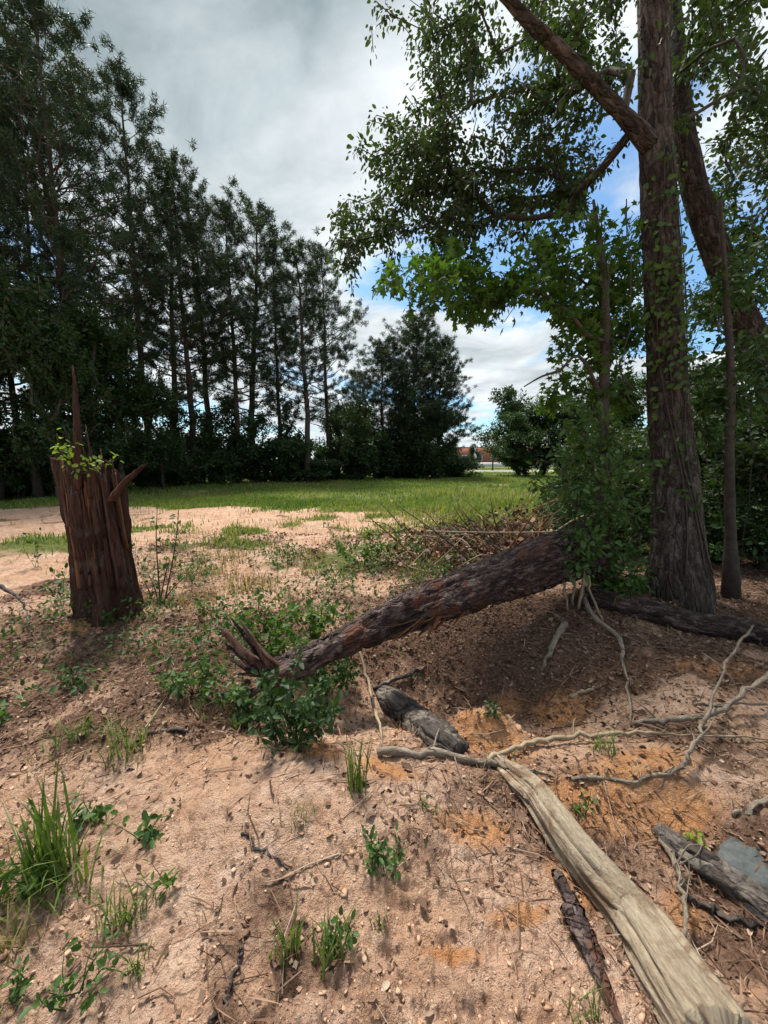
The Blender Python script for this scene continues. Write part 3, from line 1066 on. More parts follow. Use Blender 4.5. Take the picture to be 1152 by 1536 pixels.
# ------------------------------------------------------------------ broadleaf trees and shrubs around an own foot
def leafy_meshes(seed, hgt, width, trunk_f, ntips, per, size, tm, mat, blobs_n=9, rtip=.012, flatten=1.0, bark='twig_bark', depth=None, bias=0.0, stems=1):
    g = np.random.default_rng(seed)
    depth = depth or width
    cs = []
    for k in range(blobs_n):
        zc = trunk_f + (1 - trunk_f) * g.uniform(.12, .88)
        env = math.sqrt(max(.05, 1 - ((zc - (trunk_f + 1) / 2) / (.58 * (1 - trunk_f))) ** 2))
        a = g.uniform(0, 6.28)
        rr_ = g.uniform(.2, .75) * env
        cs.append((math.cos(a) * rr_ * width / 2, math.sin(a) * rr_ * depth / 2, zc * hgt, g.uniform(.22, .40)))
    A = []
    for k in range(ntips):
        c = cs[g.integers(len(cs))]
        q = rdir(1, 0, g)[0] * g.uniform(.35, 1) ** .5 * c[3]
        A.append([c[0] + q[0] * width * .75, c[1] + q[1] * depth * .75, min(hgt, max(.12 * hgt * (trunk_f > .05) + .02, c[2] + q[2] * hgt * .38 * flatten))])
    seeds, par = [], []
    for s_ in range(stems):
        a = g.uniform(0, 6.28)
        sp = (0.12 * width if stems > 1 else 0)
        top = hgt * (trunk_f + .35 * (1 - trunk_f))
        m = 6
        for k in range(m):
            t = k / (m - 1)
            seeds.append([math.cos(a) * sp * t + g.normal(0, .01 * hgt) * (k > 0), math.sin(a) * sp * t + g.normal(0, .01 * hgt) * (k > 0), -.1 + t * (top + .1)])
            par.append(len(seeds) - 2 if k else -1)
    P, pr, tips = grow(seeds, par, A, .3, hgt * .07, .12, 0, g)
    tb, cb = MB(), MB()
    cnt, rad = wood(tb, P, pr, 0, rtip, .48, .25, 6, skip_seed=False) if stems == 1 else (None, None)
    if stems > 1:
        roots = [i for i in range(len(P)) if pr[i] < 0]
        # every stem is a chain of its own
        wood_multi(tb, P, pr, roots, rtip)
    leafspray(cb, tips, P, pr, per, tm, size, size * 1.6, g, .25, 3, bias)
    tm_ = tb.mesh('stem')
    tm_.materials.append(M[bark])
    cm_ = cb.mesh('foliage', False)
    cm_.materials.append(M[mat])
    return tm_, cm_


def wood_multi(tb, P, par, roots, rtip):
    for r0 in roots:
        keep = {r0}
        for i in range(len(P)):
            if par[i] in keep:
                keep.add(i)
        idx = sorted(keep)
        mp = {a: b for b, a in enumerate(idx)}
        wood(tb, P[idx], np.array([mp.get(par[i], -1) for i in idx]), 0, rtip, .48, .2, 5, skip_seed=False)


def place(ms, name, label, cat, loc, sc=(1, 1, 1), rz=0.0, group=None, parts=('trunk', 'crown')):
    e = thing(name, label, cat, loc, group)
    e['_local'] = 1
    e.scale = sc
    e.rotation_euler = (0, 0, rz)
    obj(parts[0], ms[0], None, e)
    obj(parts[1], ms[1], None, e)
    return e


# dark broadleaf trees in front of the tallest pines
HV = [leafy_meshes(31, 10, 6.5, .10, 420, 30, .17, LEAF, 'dark_leaf', 14, .016), leafy_meshes(32, 9, 6.0, .12, 380, 30, .16, LEAF, 'dark_leaf', 12, .016)]
for k, (tx, ty, Y, w) in enumerate([(20, 400, 16.5, 1.0), (95, 420, 17.5, 1.0), (-60, 330, 16, 1.1), (165, 500, 20, .9), (232, 545, 22, .75), (60, 480, 15.8, .8)]):
    q = at_Y(tx, ty, Y)
    h0 = Hs(q[0], Y)
    s_ = (q[2] - h0) / (10 if k % 2 == 0 else 9)
    place(HV[k % 2], 'broadleaf_tree', 'dark green broadleaf tree under the tallest pines, behind the splintered stump', 'tree', (q[0], Y, h0), (s_ * w, s_ * w, s_), random.uniform(0, 6), 'broadleaf trees under the pines')

TVV = [leafy_meshes(35, 7, 4.2, .14, 260, 22, .17, LEAF, 'dark_leaf', 13, .014), leafy_meshes(36, 7, 3.6, .18, 220, 22, .17, LEAF, 'oak_leaf', 11, .014)]
for k, (tx, ty, Y, w) in enumerate([(205, 560, 24, 1.0), (258, 590, 25, .9), (300, 600, 27, .9), (345, 585, 29, .9), (385, 610, 30, .9), (425, 590, 31.5, .8), (505, 610, 34, .9), (532, 590, 36, .9), (130, 470, 20, 1.0)]):
    q = at_Y(tx, ty, Y)
    h0 = Hs(q[0], Y)
    s_ = (q[2] - h0) / 7
    place(TVV[k % 2], 'understory_tree', 'small leafy tree filling a gap between the bare pine trunks', 'tree', (q[0], Y, h0), (s_ * w * 1.25, s_ * w * 1.25, s_), random.uniform(0, 6), 'small trees between the pine trunks')

# shrubs along the foot of the treeline
SV = [leafy_meshes(41, 2.6, 3.4, .0, 260, 26, .15, LEAF, 'dark_leaf', 10, .010, stems=4), leafy_meshes(42, 2.4, 3.0, .0, 240, 26, .14, LEAF, 'dark_leaf', 9, .010, stems=4),
      leafy_meshes(43, 3.0, 3.0, .0, 240, 26, .15, LEAF, 'oak_leaf', 9, .010, stems=4)]
SG = 'shrubs along the foot of the pines'
for k in range(26):
    f = k / 25
    tx = -60 + f * 745
    Y = 15.5 + 21 * f ** 1.0 + random.uniform(-.9, 1.6)
    q = flat(tx, 760)
    X = (tx - 576) / FPX * (Y * CP + CAMZ * SP)
    s_ = random.uniform(.85, 1.35) * (1.0 + .35 * f)
    place(SV[k % 3], 'shrub', 'dense dark green shrub at the foot of the pines', 'shrub', (X, Y, Hs(X, Y)), (s_ * 1.1, s_ * 1.1, s_ * random.uniform(.5, 1.25)), random.uniform(0, 6), SG, ('stem', 'foliage'))
for k, (tx, ty, Y, lab) in enumerate([(520, 600, 38, 0), (566, 612, 36.5, 0), (610, 598, 36.8, 0), (650, 606, 37.5, 0), (470, 640, 33, 0), (680, 662, 55, 1)]):
    q = at_Y(tx, ty, Y)
    place(SV[k % 3], 'shrub', ['tall bushy shrub filling the gaps between the low-branched pines', 'round bush at the end of the treeline beside the brick building'][lab], 'shrub',
          (q[0], Y, Hs(q[0], Y)), (1.35, 1.35, (q[2]) / 2.6), k * 1.7, None if lab else 'bushes among the low-branched pines', ('stem', 'foliage'))

# far clump across the meadow, right of the brick building
FV = leafy_meshes(51, 10, 8, .08, 420, 30, .26, LEAF, 'dark_leaf', 13, .02)
for k, (tx, ty, Y, w) in enumerate([(785, 576, 46, 1.1), (818, 590, 43, 1.3), (850, 585, 40, 1.3), (795, 615, 41, 1.4), (905, 560, 36, 1.0), (1000, 540, 34, 1.1), (1100, 540, 30, 1.0)]):
    q = at_Y(tx, ty, Y)
    s_ = (q[2]) / 10
    place(FV, 'broadleaf_tree', ['slim leafy tree standing at the meadow edge beside the brick building', 'leafy tree in the clump across the meadow, behind the vine-covered shrub'][k > 0], 'tree', (q[0], Y, Hs(q[0], Y)), (s_ * w, s_ * w, s_), k * 2.1, 'leafy trees across the meadow' if k else None)
q = at_Y(712, 664, 95)
place(FV, 'broadleaf_tree', 'small round tree standing in front of the brick building', 'tree', (q[0], 95, Hs(q[0], 95)), (q[2] / 10 * .75, q[2] / 10 * .75, q[2] / 10), 1.0)
#MARK2

# ------------------------------------------------------------------ trees built where they stand (right-hand wood)
def cloud_pts(blobs, g=rng):
    out = []
    for (cx, cy, rx, ry, Y0, Y1, n) in blobs:
        for _ in range(n):
            a, r = g.uniform(0, 6.28), g.uniform(0, 1) ** .5
            out.append(at_Y(cx + math.cos(a) * r * rx, cy + math.sin(a) * r * ry, g.uniform(Y0, Y1)))
    return np.array(out)


def stem_pts(pix, n=24):
    return catmull([at_Y(*p) if len(p) == 3 else np.array(p[:3]) for p in pix], n)


# --- the big tree
base = gp(1014, 893)
TP = [base - [0, 0, .15], base + [0, 0, .25]] + [at_Y(x, y, 4.55) for x, y in ((1006, 640), (994, 420), (985, 220), (980, 20))]
up = TP[-1] - TP[-2]
TP += [TP[-1] + up * .9 + [0, .1, 0], TP[-1] + up * 2.0 + [-.2, .3, 0]]
TPc = catmull(TP, 150)
zt = TPc[:, 2] - base[2]
TR = np.interp(zt, [-.2, .05, .45, 1.2, 2.6, 4.5, 6, 8, 11], [.38, .315, .250, .218, .187, .153, .128, .10, .04])
big = thing('tree', 'big straight tree with rough reddish brown bark and a thick limb rising to one side', 'tree', tuple(base))
mb = MB()
add_tube(mb, TPc, TR, 56, bark_disp(.016, 16, 3.2, 5, .02))
obj('trunk', mb.mesh('big_trunk'), M['tree_bark'], big)
LP = stem_pts([(975, 215, 4.5), (935, 172, 4.4), (890, 125, 4.3), (840, 75, 4.2), (790, 30, 4.15), (730, -30, 4.1), (650, -90, 4.1), (560, -140, 4.2)], 50)
LR = np.interp(np.linspace(0, 1, 50), [0, .15, .5, 1], [.10, .064, .050, .022])
mb = MB()
add_tube(mb, LP, LR, 24, bark_disp(.009, 10, 5, 8, .01))
limb = obj('limb', mb.mesh('limb'), M['tree_bark'], big)
seeds = [TPc[i] for i in range(70, 150, 4)]
par = [-1] + list(range(len(seeds) - 1))
k0 = len(seeds)
for i in range(4, 50, 3):
    seeds.append(LP[i])
    par.append(-1 if i == 4 else len(seeds) - 2)
A = cloud_pts([(760, 50, 125, 90, 4.2, 8, 190), (665, 45, 60, 60, 5, 7.5, 44), (880, 50, 60, 70, 4.6, 8, 80), (725, 200, 65, 110, 4.6, 7, 100), (815, 225, 85, 100, 5, 7.5, 120),
               (905, 290, 50, 80, 5.2, 7.5, 60), (645, 160, 40, 75, 5, 6.5, 30), (572, 225, 46, 48, 5, 6.3, 30), (525, 345, 38, 55, 5, 6.3, 32), (595, 310, 45, 75, 5, 6.5, 44), (655, 290, 40, 90, 5, 6.5, 44),
               (585, 12, 40, 22, 5, 6.2, 14), (700, 310, 50, 60, 5, 6.5, 40), (790, 330, 60, 40, 5.4, 7, 30), (780, -160, 280, 120, 3.4, 8, 140), (980, -120, 160, 120, 3.6, 8, 90), (1060, 40, 60, 60, 4.6, 8, 30)])
gd = np.random.default_rng(103)
A = A[noise3(A[:, 0] * 1.25, A[:, 1] * .9, A[:, 2] * 1.25, 301) + .35 * noise3(A[:, 0] * 3, A[:, 1] * 2, A[:, 2] * 3, 302) > -.02]
A = np.vstack([A, cloud_pts([(572, 215, 48, 45, 5, 6.3, 26), (522, 350, 34, 50, 5, 6.3, 26), (590, 300, 45, 70, 5, 6.5, 30), (640, 180, 40, 80, 5, 6.5, 26)], gd)])
hang = A[gd.uniform(0, 1, len(A)) < .5]
A = np.vstack([A] + [hang + np.column_stack([gd.normal(0, .07, len(hang)), gd.normal(0, .07, len(hang)), -k * .24 - gd.uniform(0, .1, len(hang))]) for k in (1, 2)])
P, pr, tips = grow(seeds, par, A, .28, .28, .16, .03, np.random.default_rng(101))
mb = MB()
wood(mb, P, pr, k0 + 16, .0048, .42, .045, 6)
obj('branches', mb.mesh('branches'), M['twig_bark'], big)
mb = MB()
leafspray(mb, tips, P, pr, 24, LEAF, .066, .13, np.random.default_rng(102), .7, 3, -.02)
obj('crown', mb.mesh('crown', False), M['oak_leaf'], big)

# --- leaning tree behind it
mb = MB()
pts = stem_pts([(1290, 895, 6.2), (1240, 770, 6.2), (1165, 590, 6.2), (1105, 455, 6.2), (1065, 350, 6.2), (1035, 250, 6.2), (1015, 120, 6.3), (1005, -60, 6.5), (990, -220, 6.6)], 80)
pts[0][2] = Hs(pts[0][0], pts[0][1]) - .15
lean = thing('tree', 'dark leaning tree curving up behind the big straight trunk', 'tree', tuple(pts[0]))
add_tube(mb, pts, np.interp(np.linspace(0, 1, 80), [0, .3, .7, 1], [.26, .20, .14, .04]), 28, bark_disp(.014, 12, 3.5, 15, .03))
obj('trunk', mb.mesh('leaning_trunk'), M['tree_bark'], lean)
seeds = [pts[i] for i in range(22, 80, 4)]
par = [-1] + list(range(len(seeds) - 1))
A = cloud_pts([(1095, 60, 60, 80, 5.2, 9, 60), (1130, 190, 50, 80, 5, 9, 46), (1075, 270, 50, 70, 6, 9, 40), (1125, 390, 50, 80, 5.5, 9, 46), (1060, 430, 40, 60, 6.5, 9, 24), (1150, 540, 50, 70, 6, 9, 30),
               (1250, 200, 100, 240, 4.6, 9, 110), (1060, 560, 50, 50, 7, 10, 26), (1120, -120, 160, 120, 5, 9, 60), (1240, 520, 80, 120, 5.5, 9, 40), (960, 480, 60, 80, 6.6, 9, 40)])
P, pr, tips = grow(seeds, par, A, .3, .32, .16, .02, np.random.default_rng(111))
mb = MB()
wood(mb, P, pr, len(seeds), .005, .42, .05, 6)
obj('branches', mb.mesh('branches'), M['twig_bark'], lean)
mb = MB()
leafspray(mb, tips, P, pr, 30, LEAF, .085, .2, np.random.default_rng(112), .4, 3, -.05)
obj('crown', mb.mesh('crown', False), M['oak_leaf'], lean)

# --- slender bright-leaved tree between log and big tree
b0 = gp(893, 868)
pts = np.vstack([[b0 - [0, 0, .1]], stem_pts([(897, 800, b0[1]), (903, 700, b0[1] + .02), (906, 560, b0[1] + .08), (908, 460, b0[1] + .12), (902, 380, b0[1] + .2), (890, 300, b0[1] + .3)], 40)])
slim = thing('sapling', 'slender sapling with bright green lobed leaves spreading over the meadow view', 'tree', tuple(b0))
mb = MB()
add_tube(mb, pts, np.interp(np.linspace(0, 1, len(pts)), [0, .03, .08, .6, 1], [.11, .08, .06, .045, .015]), 14, bark_disp(.006, 7, 6, 25, .01))
obj('trunk', mb.mesh('sapling_trunk'), M['twig_bark'], slim)
seeds = [pts[i] for i in range(14, len(pts), 2)]
par = [-1] + list(range(len(seeds) - 1))
A = cloud_pts([(625, 425, 65, 36, 3.9, 5.2, 26), (690, 400, 50, 30, 4.2, 5.4, 16), (725, 462, 50, 28, 4.2, 5.4, 22), (795, 400, 60, 45, 4.2, 5.6, 30), (860, 440, 60, 60, 4.2, 5.8, 46), (935, 470, 45, 70, 4.6, 5.8, 34),
               (870, 530, 40, 40, 4.3, 5.6, 22), (850, 350, 60, 40, 4.3, 5.8, 24), (960, 370, 40, 60, 4.7, 5.8, 20), (930, 590, 40, 40, 4.6, 5.6, 18), (845, 600, 25, 30, 4.6, 5.4, 8)])
P, pr, tips = grow(seeds, par, A, .22, .22, .18, .02, np.random.default_rng(121))
mb = MB()
wood(mb, P, pr, len(seeds), .0045, .45, .035, 5)
# bare crooked side branch over the meadow
q = stem_pts([(905, 600, b0[1] + .05), (870, 535, 4.3), (840, 555, 4.2), (812, 565, 4.15), (786, 580, 4.1)], 16)
add_tube(mb, q, np.linspace(.022, .006, 16), 6)
obj('branches', mb.mesh('branches'), M['twig_bark'], slim)
mb = MB()
leafspray(mb, tips, P, pr, 21, LOBED, .090, .17, np.random.default_rng(122), .45, 3, .0)
obj('crown', mb.mesh('crown', False), M['bright_leaf'], slim)

# --- thin pale-footed trunk at the right
b1 = gp(1098, 897)
pts = np.vstack([[b1 - [0, 0, .1]], stem_pts([(1097, 840, b1[1]), (1094, 700, b1[1]), (1096, 560, b1[1] + .02), (1088, 430, b1[1] + .05), (1080, 300, b1[1] + .1)], 36)])
thin = thing('sapling', 'thin upright sapling trunk with pale bark at its foot beside the big tree', 'tree', tuple(b1))
mb = MB()
add_tube(mb, pts, np.interp(np.linspace(0, 1, len(pts)), [0, .03, .09, .5, 1], [.10, .07, .052, .038, .016]), 14, bark_disp(.006, 7, 6, 35, .008))
obj('trunk', mb.mesh('thin_trunk'), M['twig_bark'], thin)
seeds = [pts[i] for i in range(12, len(pts), 2)]
A = cloud_pts([(1060, 590, 40, 50, 4.6, 6, 22), (1125, 560, 40, 70, 4.4, 6, 30), (1130, 400, 40, 60, 4.4, 6, 26), (1070, 450, 40, 50, 4.6, 6, 20), (1045, 660, 35, 40, 5, 6, 14)])
P, pr, tips = grow(seeds, [-1] + list(range(len(seeds) - 1)), A, .25, .22, .16, .02, np.random.default_rng(131))
mb = MB()
wood(mb, P, pr, len(seeds), .0045, .45, .035, 5)
obj('branches', mb.mesh('branches'), M['twig_bark'], thin)
mb = MB()
leafspray(mb, tips, P, pr, 33, LEAF, .08, .13, np.random.default_rng(132), .4, 3, 0)
obj('crown', mb.mesh('crown', False), M['dark_leaf'], thin)

# --- understory thickets
UV = [leafy_meshes(61, 2.6, 2.6, .0, 260, 30, .095, LEAF, 'dark_leaf', 10, .006, stems=4), leafy_meshes(62, 3.0, 2.4, .0, 260, 30, .10, LEAF, 'oak_leaf', 10, .006, stems=4)]
for k, (tx, Y, s_, hh_) in enumerate([(1060, 6.0, .75, .70), (1140, 5.6, .8, .75), (1205, 6.2, 1.0, .9), (955, 6.6, .8, .75), (1010, 7.6, 1.1, .9), (1100, 7.6, 1.2, 1.0), (880, 7.6, .75, .62), (930, 9.0, 1.2, .95), (1190, 8.2, 1.3, 1.1), (1050, 10, 1.5, 1.1),
                                     (840, 9.5, .9, .62), (1135, 11, 1.6, 1.2), (1290, 7.2, 1.2, 1.0), (965, 12, 1.5, 1.0), (880, 13, 1.4, .9), (1250, 11, 1.6, 1.3)]):
    X = (tx - 576) / FPX * (Y * CP + CAMZ * SP)
    place(UV[k % 2], 'understory_shrub', 'leafy dark shrub in the shady thicket behind the big tree', 'shrub', (X, Y, Hs(X, Y)), (s_, s_, hh_), k * 1.9, 'shrubs of the shady thicket', ('stem', 'foliage'))

# --- the near leafy shrub that hides the butt of the log
sb = gp(905, 893)
near = thing('leafy_shrub', 'leafy green shrub tangled with vines at the thick end of the fallen log', 'shrub', tuple(sb))
seeds, par = [], []
for (tx, ty) in ((875, 640), (905, 600), (930, 690), (960, 800), (850, 720)):
    pp = np.vstack([sb + [random.uniform(-.1, .1), random.uniform(-.05, .05), -.05], .5 * (sb + at_Y(tx, ty, sb[1])) + rng.normal(0, .05, 3), at_Y(tx, ty, sb[1] + random.uniform(-.1, .2))])
    pp = catmull(pp, 9)
    for i, q in enumerate(pp):
        seeds.append(q)
        par.append(-1 if i == 0 else len(seeds) - 2)
A = cloud_pts([(893, 680, 50, 55, 3.75, 4.5, 52), (858, 765, 26, 50, 3.8, 4.4, 26), (922, 800, 46, 55, 3.6, 4.3, 50), (945, 862, 42, 26, 3.5, 4.2, 36), (880, 615, 36, 36, 3.9, 4.6, 26), (822, 700, 36, 34, 3.9, 4.6, 14), (960, 720, 30, 50, 3.8, 4.3, 22), (800, 735, 20, 20, 4.2, 4.8, 7), (868, 815, 26, 42, 3.45, 3.75, 34), (900, 740, 40, 60, 3.5, 3.9, 24), (850, 655, 30, 30, 4.2, 4.8, 10)])
P, pr, tips = grow(seeds, par, A, .25, .12, .18, .02, np.random.default_rng(141))
mb = MB()
wood_multi(mb, P, pr, [i for i in range(len(P)) if pr[i] < 0], .003)
obj('stems', mb.mesh('stems'), M['twig_bark'], near)
mb = MB()
leafspray(mb, tips, P, pr, 11, LEAF, .072, .12, np.random.default_rng(142), .25, 3, 0.05, 1.4)
obj('foliage', mb.mesh('foliage', False), M['weed_leaf'], near)

# vine leaves climbing the big trunk
mb = MB()
n = 420
f = rng.uniform(0, 1, n)
zz_ = np.where(rng.uniform(0, 1, n) < .6, rng.normal(3.3, .55, n), rng.uniform(1.0, 4.8, n))
cx_ = np.array([np.interp(zz_, TPc[:, 2], TPc[:, k]) for k in range(3)]).T
rd_ = np.interp(zz_ - base[2], [-.2, .05, .45, 1.2, 2.6, 4.5, 6, 8, 11], [.40, .345, .275, .240, .205, .168, .140, .11, .04]) + rng.uniform(.0, .09, n)
an = rng.normal(-1.75, .7, n)
od = np.stack([np.cos(an), np.sin(an), 0 * an], 1)
mb.add(*inst(LEAF, cx_ + od * rd_[:, None], norm(rdir(n) + [0, 0, -.5]), norm(od + rdir(n) * .5), rng.uniform(.05, .10, n), rng.uniform(0, 1, n)))
vine = thing('climbing_vine', 'green vine leaves climbing the trunk of the big tree', 'vine', tuple(base))
obj('leaves', mb.mesh('vine_leaves', False), M['weed_leaf'], vine)
vb = MB()
for s_ in range(3):
    zq = np.linspace(.3, 4.6, 30)
    aq = -1.75 + .45 * (s_ - 1) + .35 * np.sin(zq * 1.7 + s_)
    cq = np.array([np.interp(zq + base[2], TPc[:, 2], TPc[:, k]) for k in range(3)]).T
    rq = np.interp(zq, [.05, .45, 1.2, 2.6, 4.5], [.345, .275, .240, .205, .168]) + .012
    add_tube(vb, cq + np.stack([np.cos(aq), np.sin(aq), 0 * aq], 1) * rq[:, None], np.linspace(.010, .004, 30), 5)
obj('stems', vb.mesh('vine_stems'), M['twig_bark'], vine)

# ================================================================== splintered stump
st0 = gp(168, 916)
sx, sy, sz = st0
stump = thing('splintered_stump', 'tall broken tree stump with jagged reddish brown splinters at its top', 'stump', tuple(st0))
U1 = 4.2 / FPX                        # metres per photo pixel at the stump
NS, NH = 120, 80
th = np.linspace(0, 2 * math.pi, NS, endpoint=False)
topz = 1.38 + .10 * noise2(np.cos(th) * 3 + 7, np.sin(th) * 3, 3) + .12 * noise2(np.cos(th) * 9, np.sin(th) * 9, 4) + .06 * np.clip(-np.cos(th), 0, 1)
tt = np.linspace(0, 1, NH)
Vs = []
for a in tt:
    zc = -.12 + a * (topz + .12)
    rad = np.interp(a, [0, .08, .2, .5, .8, 1], [.36, .295, .258, .24, .236, .23])
    flute = .026 * noise3(np.cos(th) * 3.2, np.sin(th) * 3.2, zc * .5, 51) + .030 * noise3(np.cos(th) * 8, np.sin(th) * 8, zc * .9, 52) + .020 * noise3(np.cos(th) * 17, np.sin(th) * 17, zc * 2.6, 53) + .016 * noise3(np.cos(th) * 11, np.sin(th) * 11, zc * 7, 54)
    crack = -.06 * np.exp(-((th - 4.9 + .12 * np.sin(zc * 3)) / .07) ** 2) * (a > .2) - .05 * np.exp(-((th - 4.2 - .05 * np.sin(zc * 4)) / .05) ** 2) * (a > .3)
    rr_ = rad + flute * (1.3 if a < .5 else 1.6) + crack
    Vs.append(np.stack([sx - .07 * zc + rr_ * np.cos(th), sy + rr_ * .85 * np.sin(th), sz + zc], 1))
# hollow inside
for rf, dz in ((.82, -.05), (.6, -.25), (.3, -.32)):
    Vs.append(np.stack([sx - .07 * topz + .25 * rf * np.cos(th), sy + .21 * rf * np.sin(th), sz + topz + dz + .06 * noise2(np.cos(th) * 5, np.sin(th) * 5 + rf * 9, 9)], 1))
nl_ = len(Vs)
Vs = np.concatenate(Vs)
i = np.arange(nl_ - 1)[:, None] * NS
j = np.arange(NS)[None, :]
k = (j + 1) % NS
Fs = np.stack([i + j, i + k, i + NS + k, i + NS + j], -1).reshape(-1, 4)
cap = np.array([[(nl_ - 1) * NS + a, (nl_ - 1) * NS + (a + 1) % NS, len(Vs)] for a in range(NS)])
Vs = np.vstack([Vs, Vs[-NS:].mean(0)])
obj('stump_body', make_mesh('stump_body', Vs, [cap, Fs], np.full(len(Vs), .5)), M['rot_wood'], stump)


def splinter(P, w, d, name, parent, mat, seed=0, n=14, rz=0.0):
    """a tapered wedge of split wood along P with rough faces"""
    P = catmull(P, n)
    g = np.random.default_rng(seed)
    t = np.linspace(0, 1, n)
    wid = w * (1 - t) ** .75 * (1 + .25 * g.normal(size=n).cumsum() / 4) + .004
    dep = d * (1 - t) ** .6 + .004
    T, A_, B_ = path_frames(P)
    ax = np.array([math.cos(rz), math.sin(rz), 0])
    ay = np.array([-math.sin(rz), math.cos(rz), 0])
    prof = [(-1, -.4), (-.45, -1), (.2, -.75), (1, -.5), (.85, .5), (.1, 1), (-.7, .7)]
    V = np.stack([P + ax * (wid * a * (1 + .15 * g.normal(size=n)))[:, None] + ay * (dep * b * (1 + .15 * g.normal(size=n)))[:, None] for a, b in prof], 1)
    m = len(prof)
    V = V.reshape(-1, 3)
    i = np.arange(n - 1)[:, None] * m
    j = np.arange(m)[None, :]
    k = (j + 1) % m
    F = np.stack([i + j, i + k, i + m + k, i + m + j], -1).reshape(-1, 4)
    V = np.vstack([V, P[0], P[-1]])
    jj = np.arange(m)
    c0 = np.stack([np.full(m, len(V) - 2), (jj + 1) % m, jj], -1)
    c1 = np.stack([np.full(m, len(V) - 1), (n - 1) * m + jj, (n - 1) * m + (jj + 1) % m], -1)
    return obj(name, make_mesh(name, V, [np.vstack([c0, c1]), F], np.full(len(V), g.uniform(.1, .9)), smooth=False), mat, parent)


stx = lambda px, py, dy=0.0: at_Y(px, py, sy + dy)
splinter([stx(117, 735, -.20), stx(116, 660, -.20), stx(114, 600, -.19), stx(109, 548, -.18)], .034, .03, 'splinter', stump, M['rot_wood'], 1)['label'] = 'tall thin spike of split wood'
for q in range(90):
    a = random.uniform(3.05, 6.35) if q < 70 else random.uniform(0, 6.28)
    z1_ = random.choice([1.30, 1.40, 1.46, 1.52, 1.36, 1.58, 1.22, 1.05]) + random.uniform(-.05, .05)
    if q in (3, 9, 15):
        z1_ = 1.74 + .03 * q / 5
    z0_ = random.uniform(.25, z1_ - .35)
    pts_ = []
    for z_ in np.linspace(z0_, z1_, 4):
        rb = float(np.interp(z_ / 1.45, [0, .08, .2, .5, .8, 1], [.36, .295, .258, .24, .236, .23])) + random.uniform(-.012, .012)
        pts_.append([sx - .07 * z_ + rb * math.cos(a + .05 * (z_ - z0_)), sy + rb * .85 * math.sin(a), sz + z_])
    splinter(pts_, random.uniform(.007, .020), random.uniform(.010, .020), 'splinter', stump, M['raw_wood'] if q % 9 == 4 else M['rot_wood'], 10 + q, 12, rz=a + math.pi / 2)
# curling slab at the right lip
splinter([stx(165, 752, -.16), stx(186, 724, -.16), stx(200, 710, -.14), stx(215, 696, -.12)], .034, .04, 'splintered_lip', stump, M['rot_wood'], 31, rz=.2)
splinter([stx(175, 745, .06), stx(193, 720, .06), stx(210, 704, .06), stx(222, 694, .06)], .034, .05, 'splintered_lip', stump, M['rot_wood'], 32, rz=.2)


# leafy plants: stems with leaves, built in place
def plant(name, label, foot, tipsl, leaf, tm, mat, per, cat='plant', group=None, stemr=.004, spread=.05, droop=.1, stem_mat='twig_bark', g=None, up=1.2, extra=None):
    g = g or np.random.default_rng(abs(hash(label)) % 9999 if False else len(label) * 131 + int(abs(foot[0]) * 1000))
    e = thing(name, label, cat, tuple(foot), group)
    sbm, lb = MB(), MB()
    for tp in tipsl:
        tp = np.asarray(tp)
        st_ = foot + np.array([g.normal(0, .015), g.normal(0, .015), -.03])
        md = .5 * (st_ + tp) + np.array([0, 0, .15 * np.linalg.norm(tp - st_)]) * g.uniform(0, 1) + g.normal(0, .08 * np.linalg.norm(tp - st_), 3)
        P = catmull([st_, md, tp], 9)
        add_tube(sbm, P, np.linspace(stemr, stemr * .35, 9), 4, cap=False)
        f = g.uniform(.25, 1, per) ** .8
        C = np.array([np.interp(f, np.linspace(0, 1, 9), P[:, k]) for k in range(3)]).T
        off = rdir(per, .1, g)
        C = C + off * spread * .5
        ax = norm(off + np.array([0, 0, -droop]))
        lb.add(*inst(tm, C, ax, rdir(per, up, g), leaf * g.uniform(.6, 1.25, per), np.clip(g.normal(.5, .2, per), 0, 1)))
    obj('stem', sbm.mesh('stem'), M[stem_mat], e)
    obj('leaves', lb.mesh('leaves', False), M[mat], e)
    return e


ft = stx(108, 712, -.25)
plant('leafy_sprout', 'yellow-green sprouts growing out of the top of the broken stump', ft, [stx(98, 640, -.3), stx(90, 675, -.32), stx(108, 662, -.3), stx(125, 690, -.3), stx(160, 690, -.25), stx(185, 684, -.2)], .055, LEAF, 'lime_leaf', 12)
ft = gp(240, 905)
plant('stemmed_weed', 'tall bare-stemmed weed with green leaves beside the stump', ft, [at_Y(236, 762, ft[1]), at_Y(268, 765, ft[1] + .05), at_Y(255, 840, ft[1] - .1), at_Y(285, 858, ft[1]), at_Y(222, 860, ft[1])], .06, LEAF, 'weed_leaf', 16, stemr=.009)
for (px, py, tl, lab, m) in [(55, 850, [(45, 800), (62, 795), (50, 825)], 'small pale weed standing on bare sand behind the stump', 'weed_leaf'), (95, 905, [(80, 860), (98, 850), (70, 880)], 'low weed hugging the shaded side of the stump foot', 'weed_leaf'),
                             (225, 895, [(205, 810), (222, 830), (240, 850)], 'weed pressed against the stump beside the tall stemmed weed', 'weed_leaf')]:
    ft = gp(px, py)
    plant('weed', lab, ft, [at_Y(a, b, ft[1] + random.uniform(-.1, .1)) for a, b in tl], .055, LEAF, m, 18, 'plant', None)

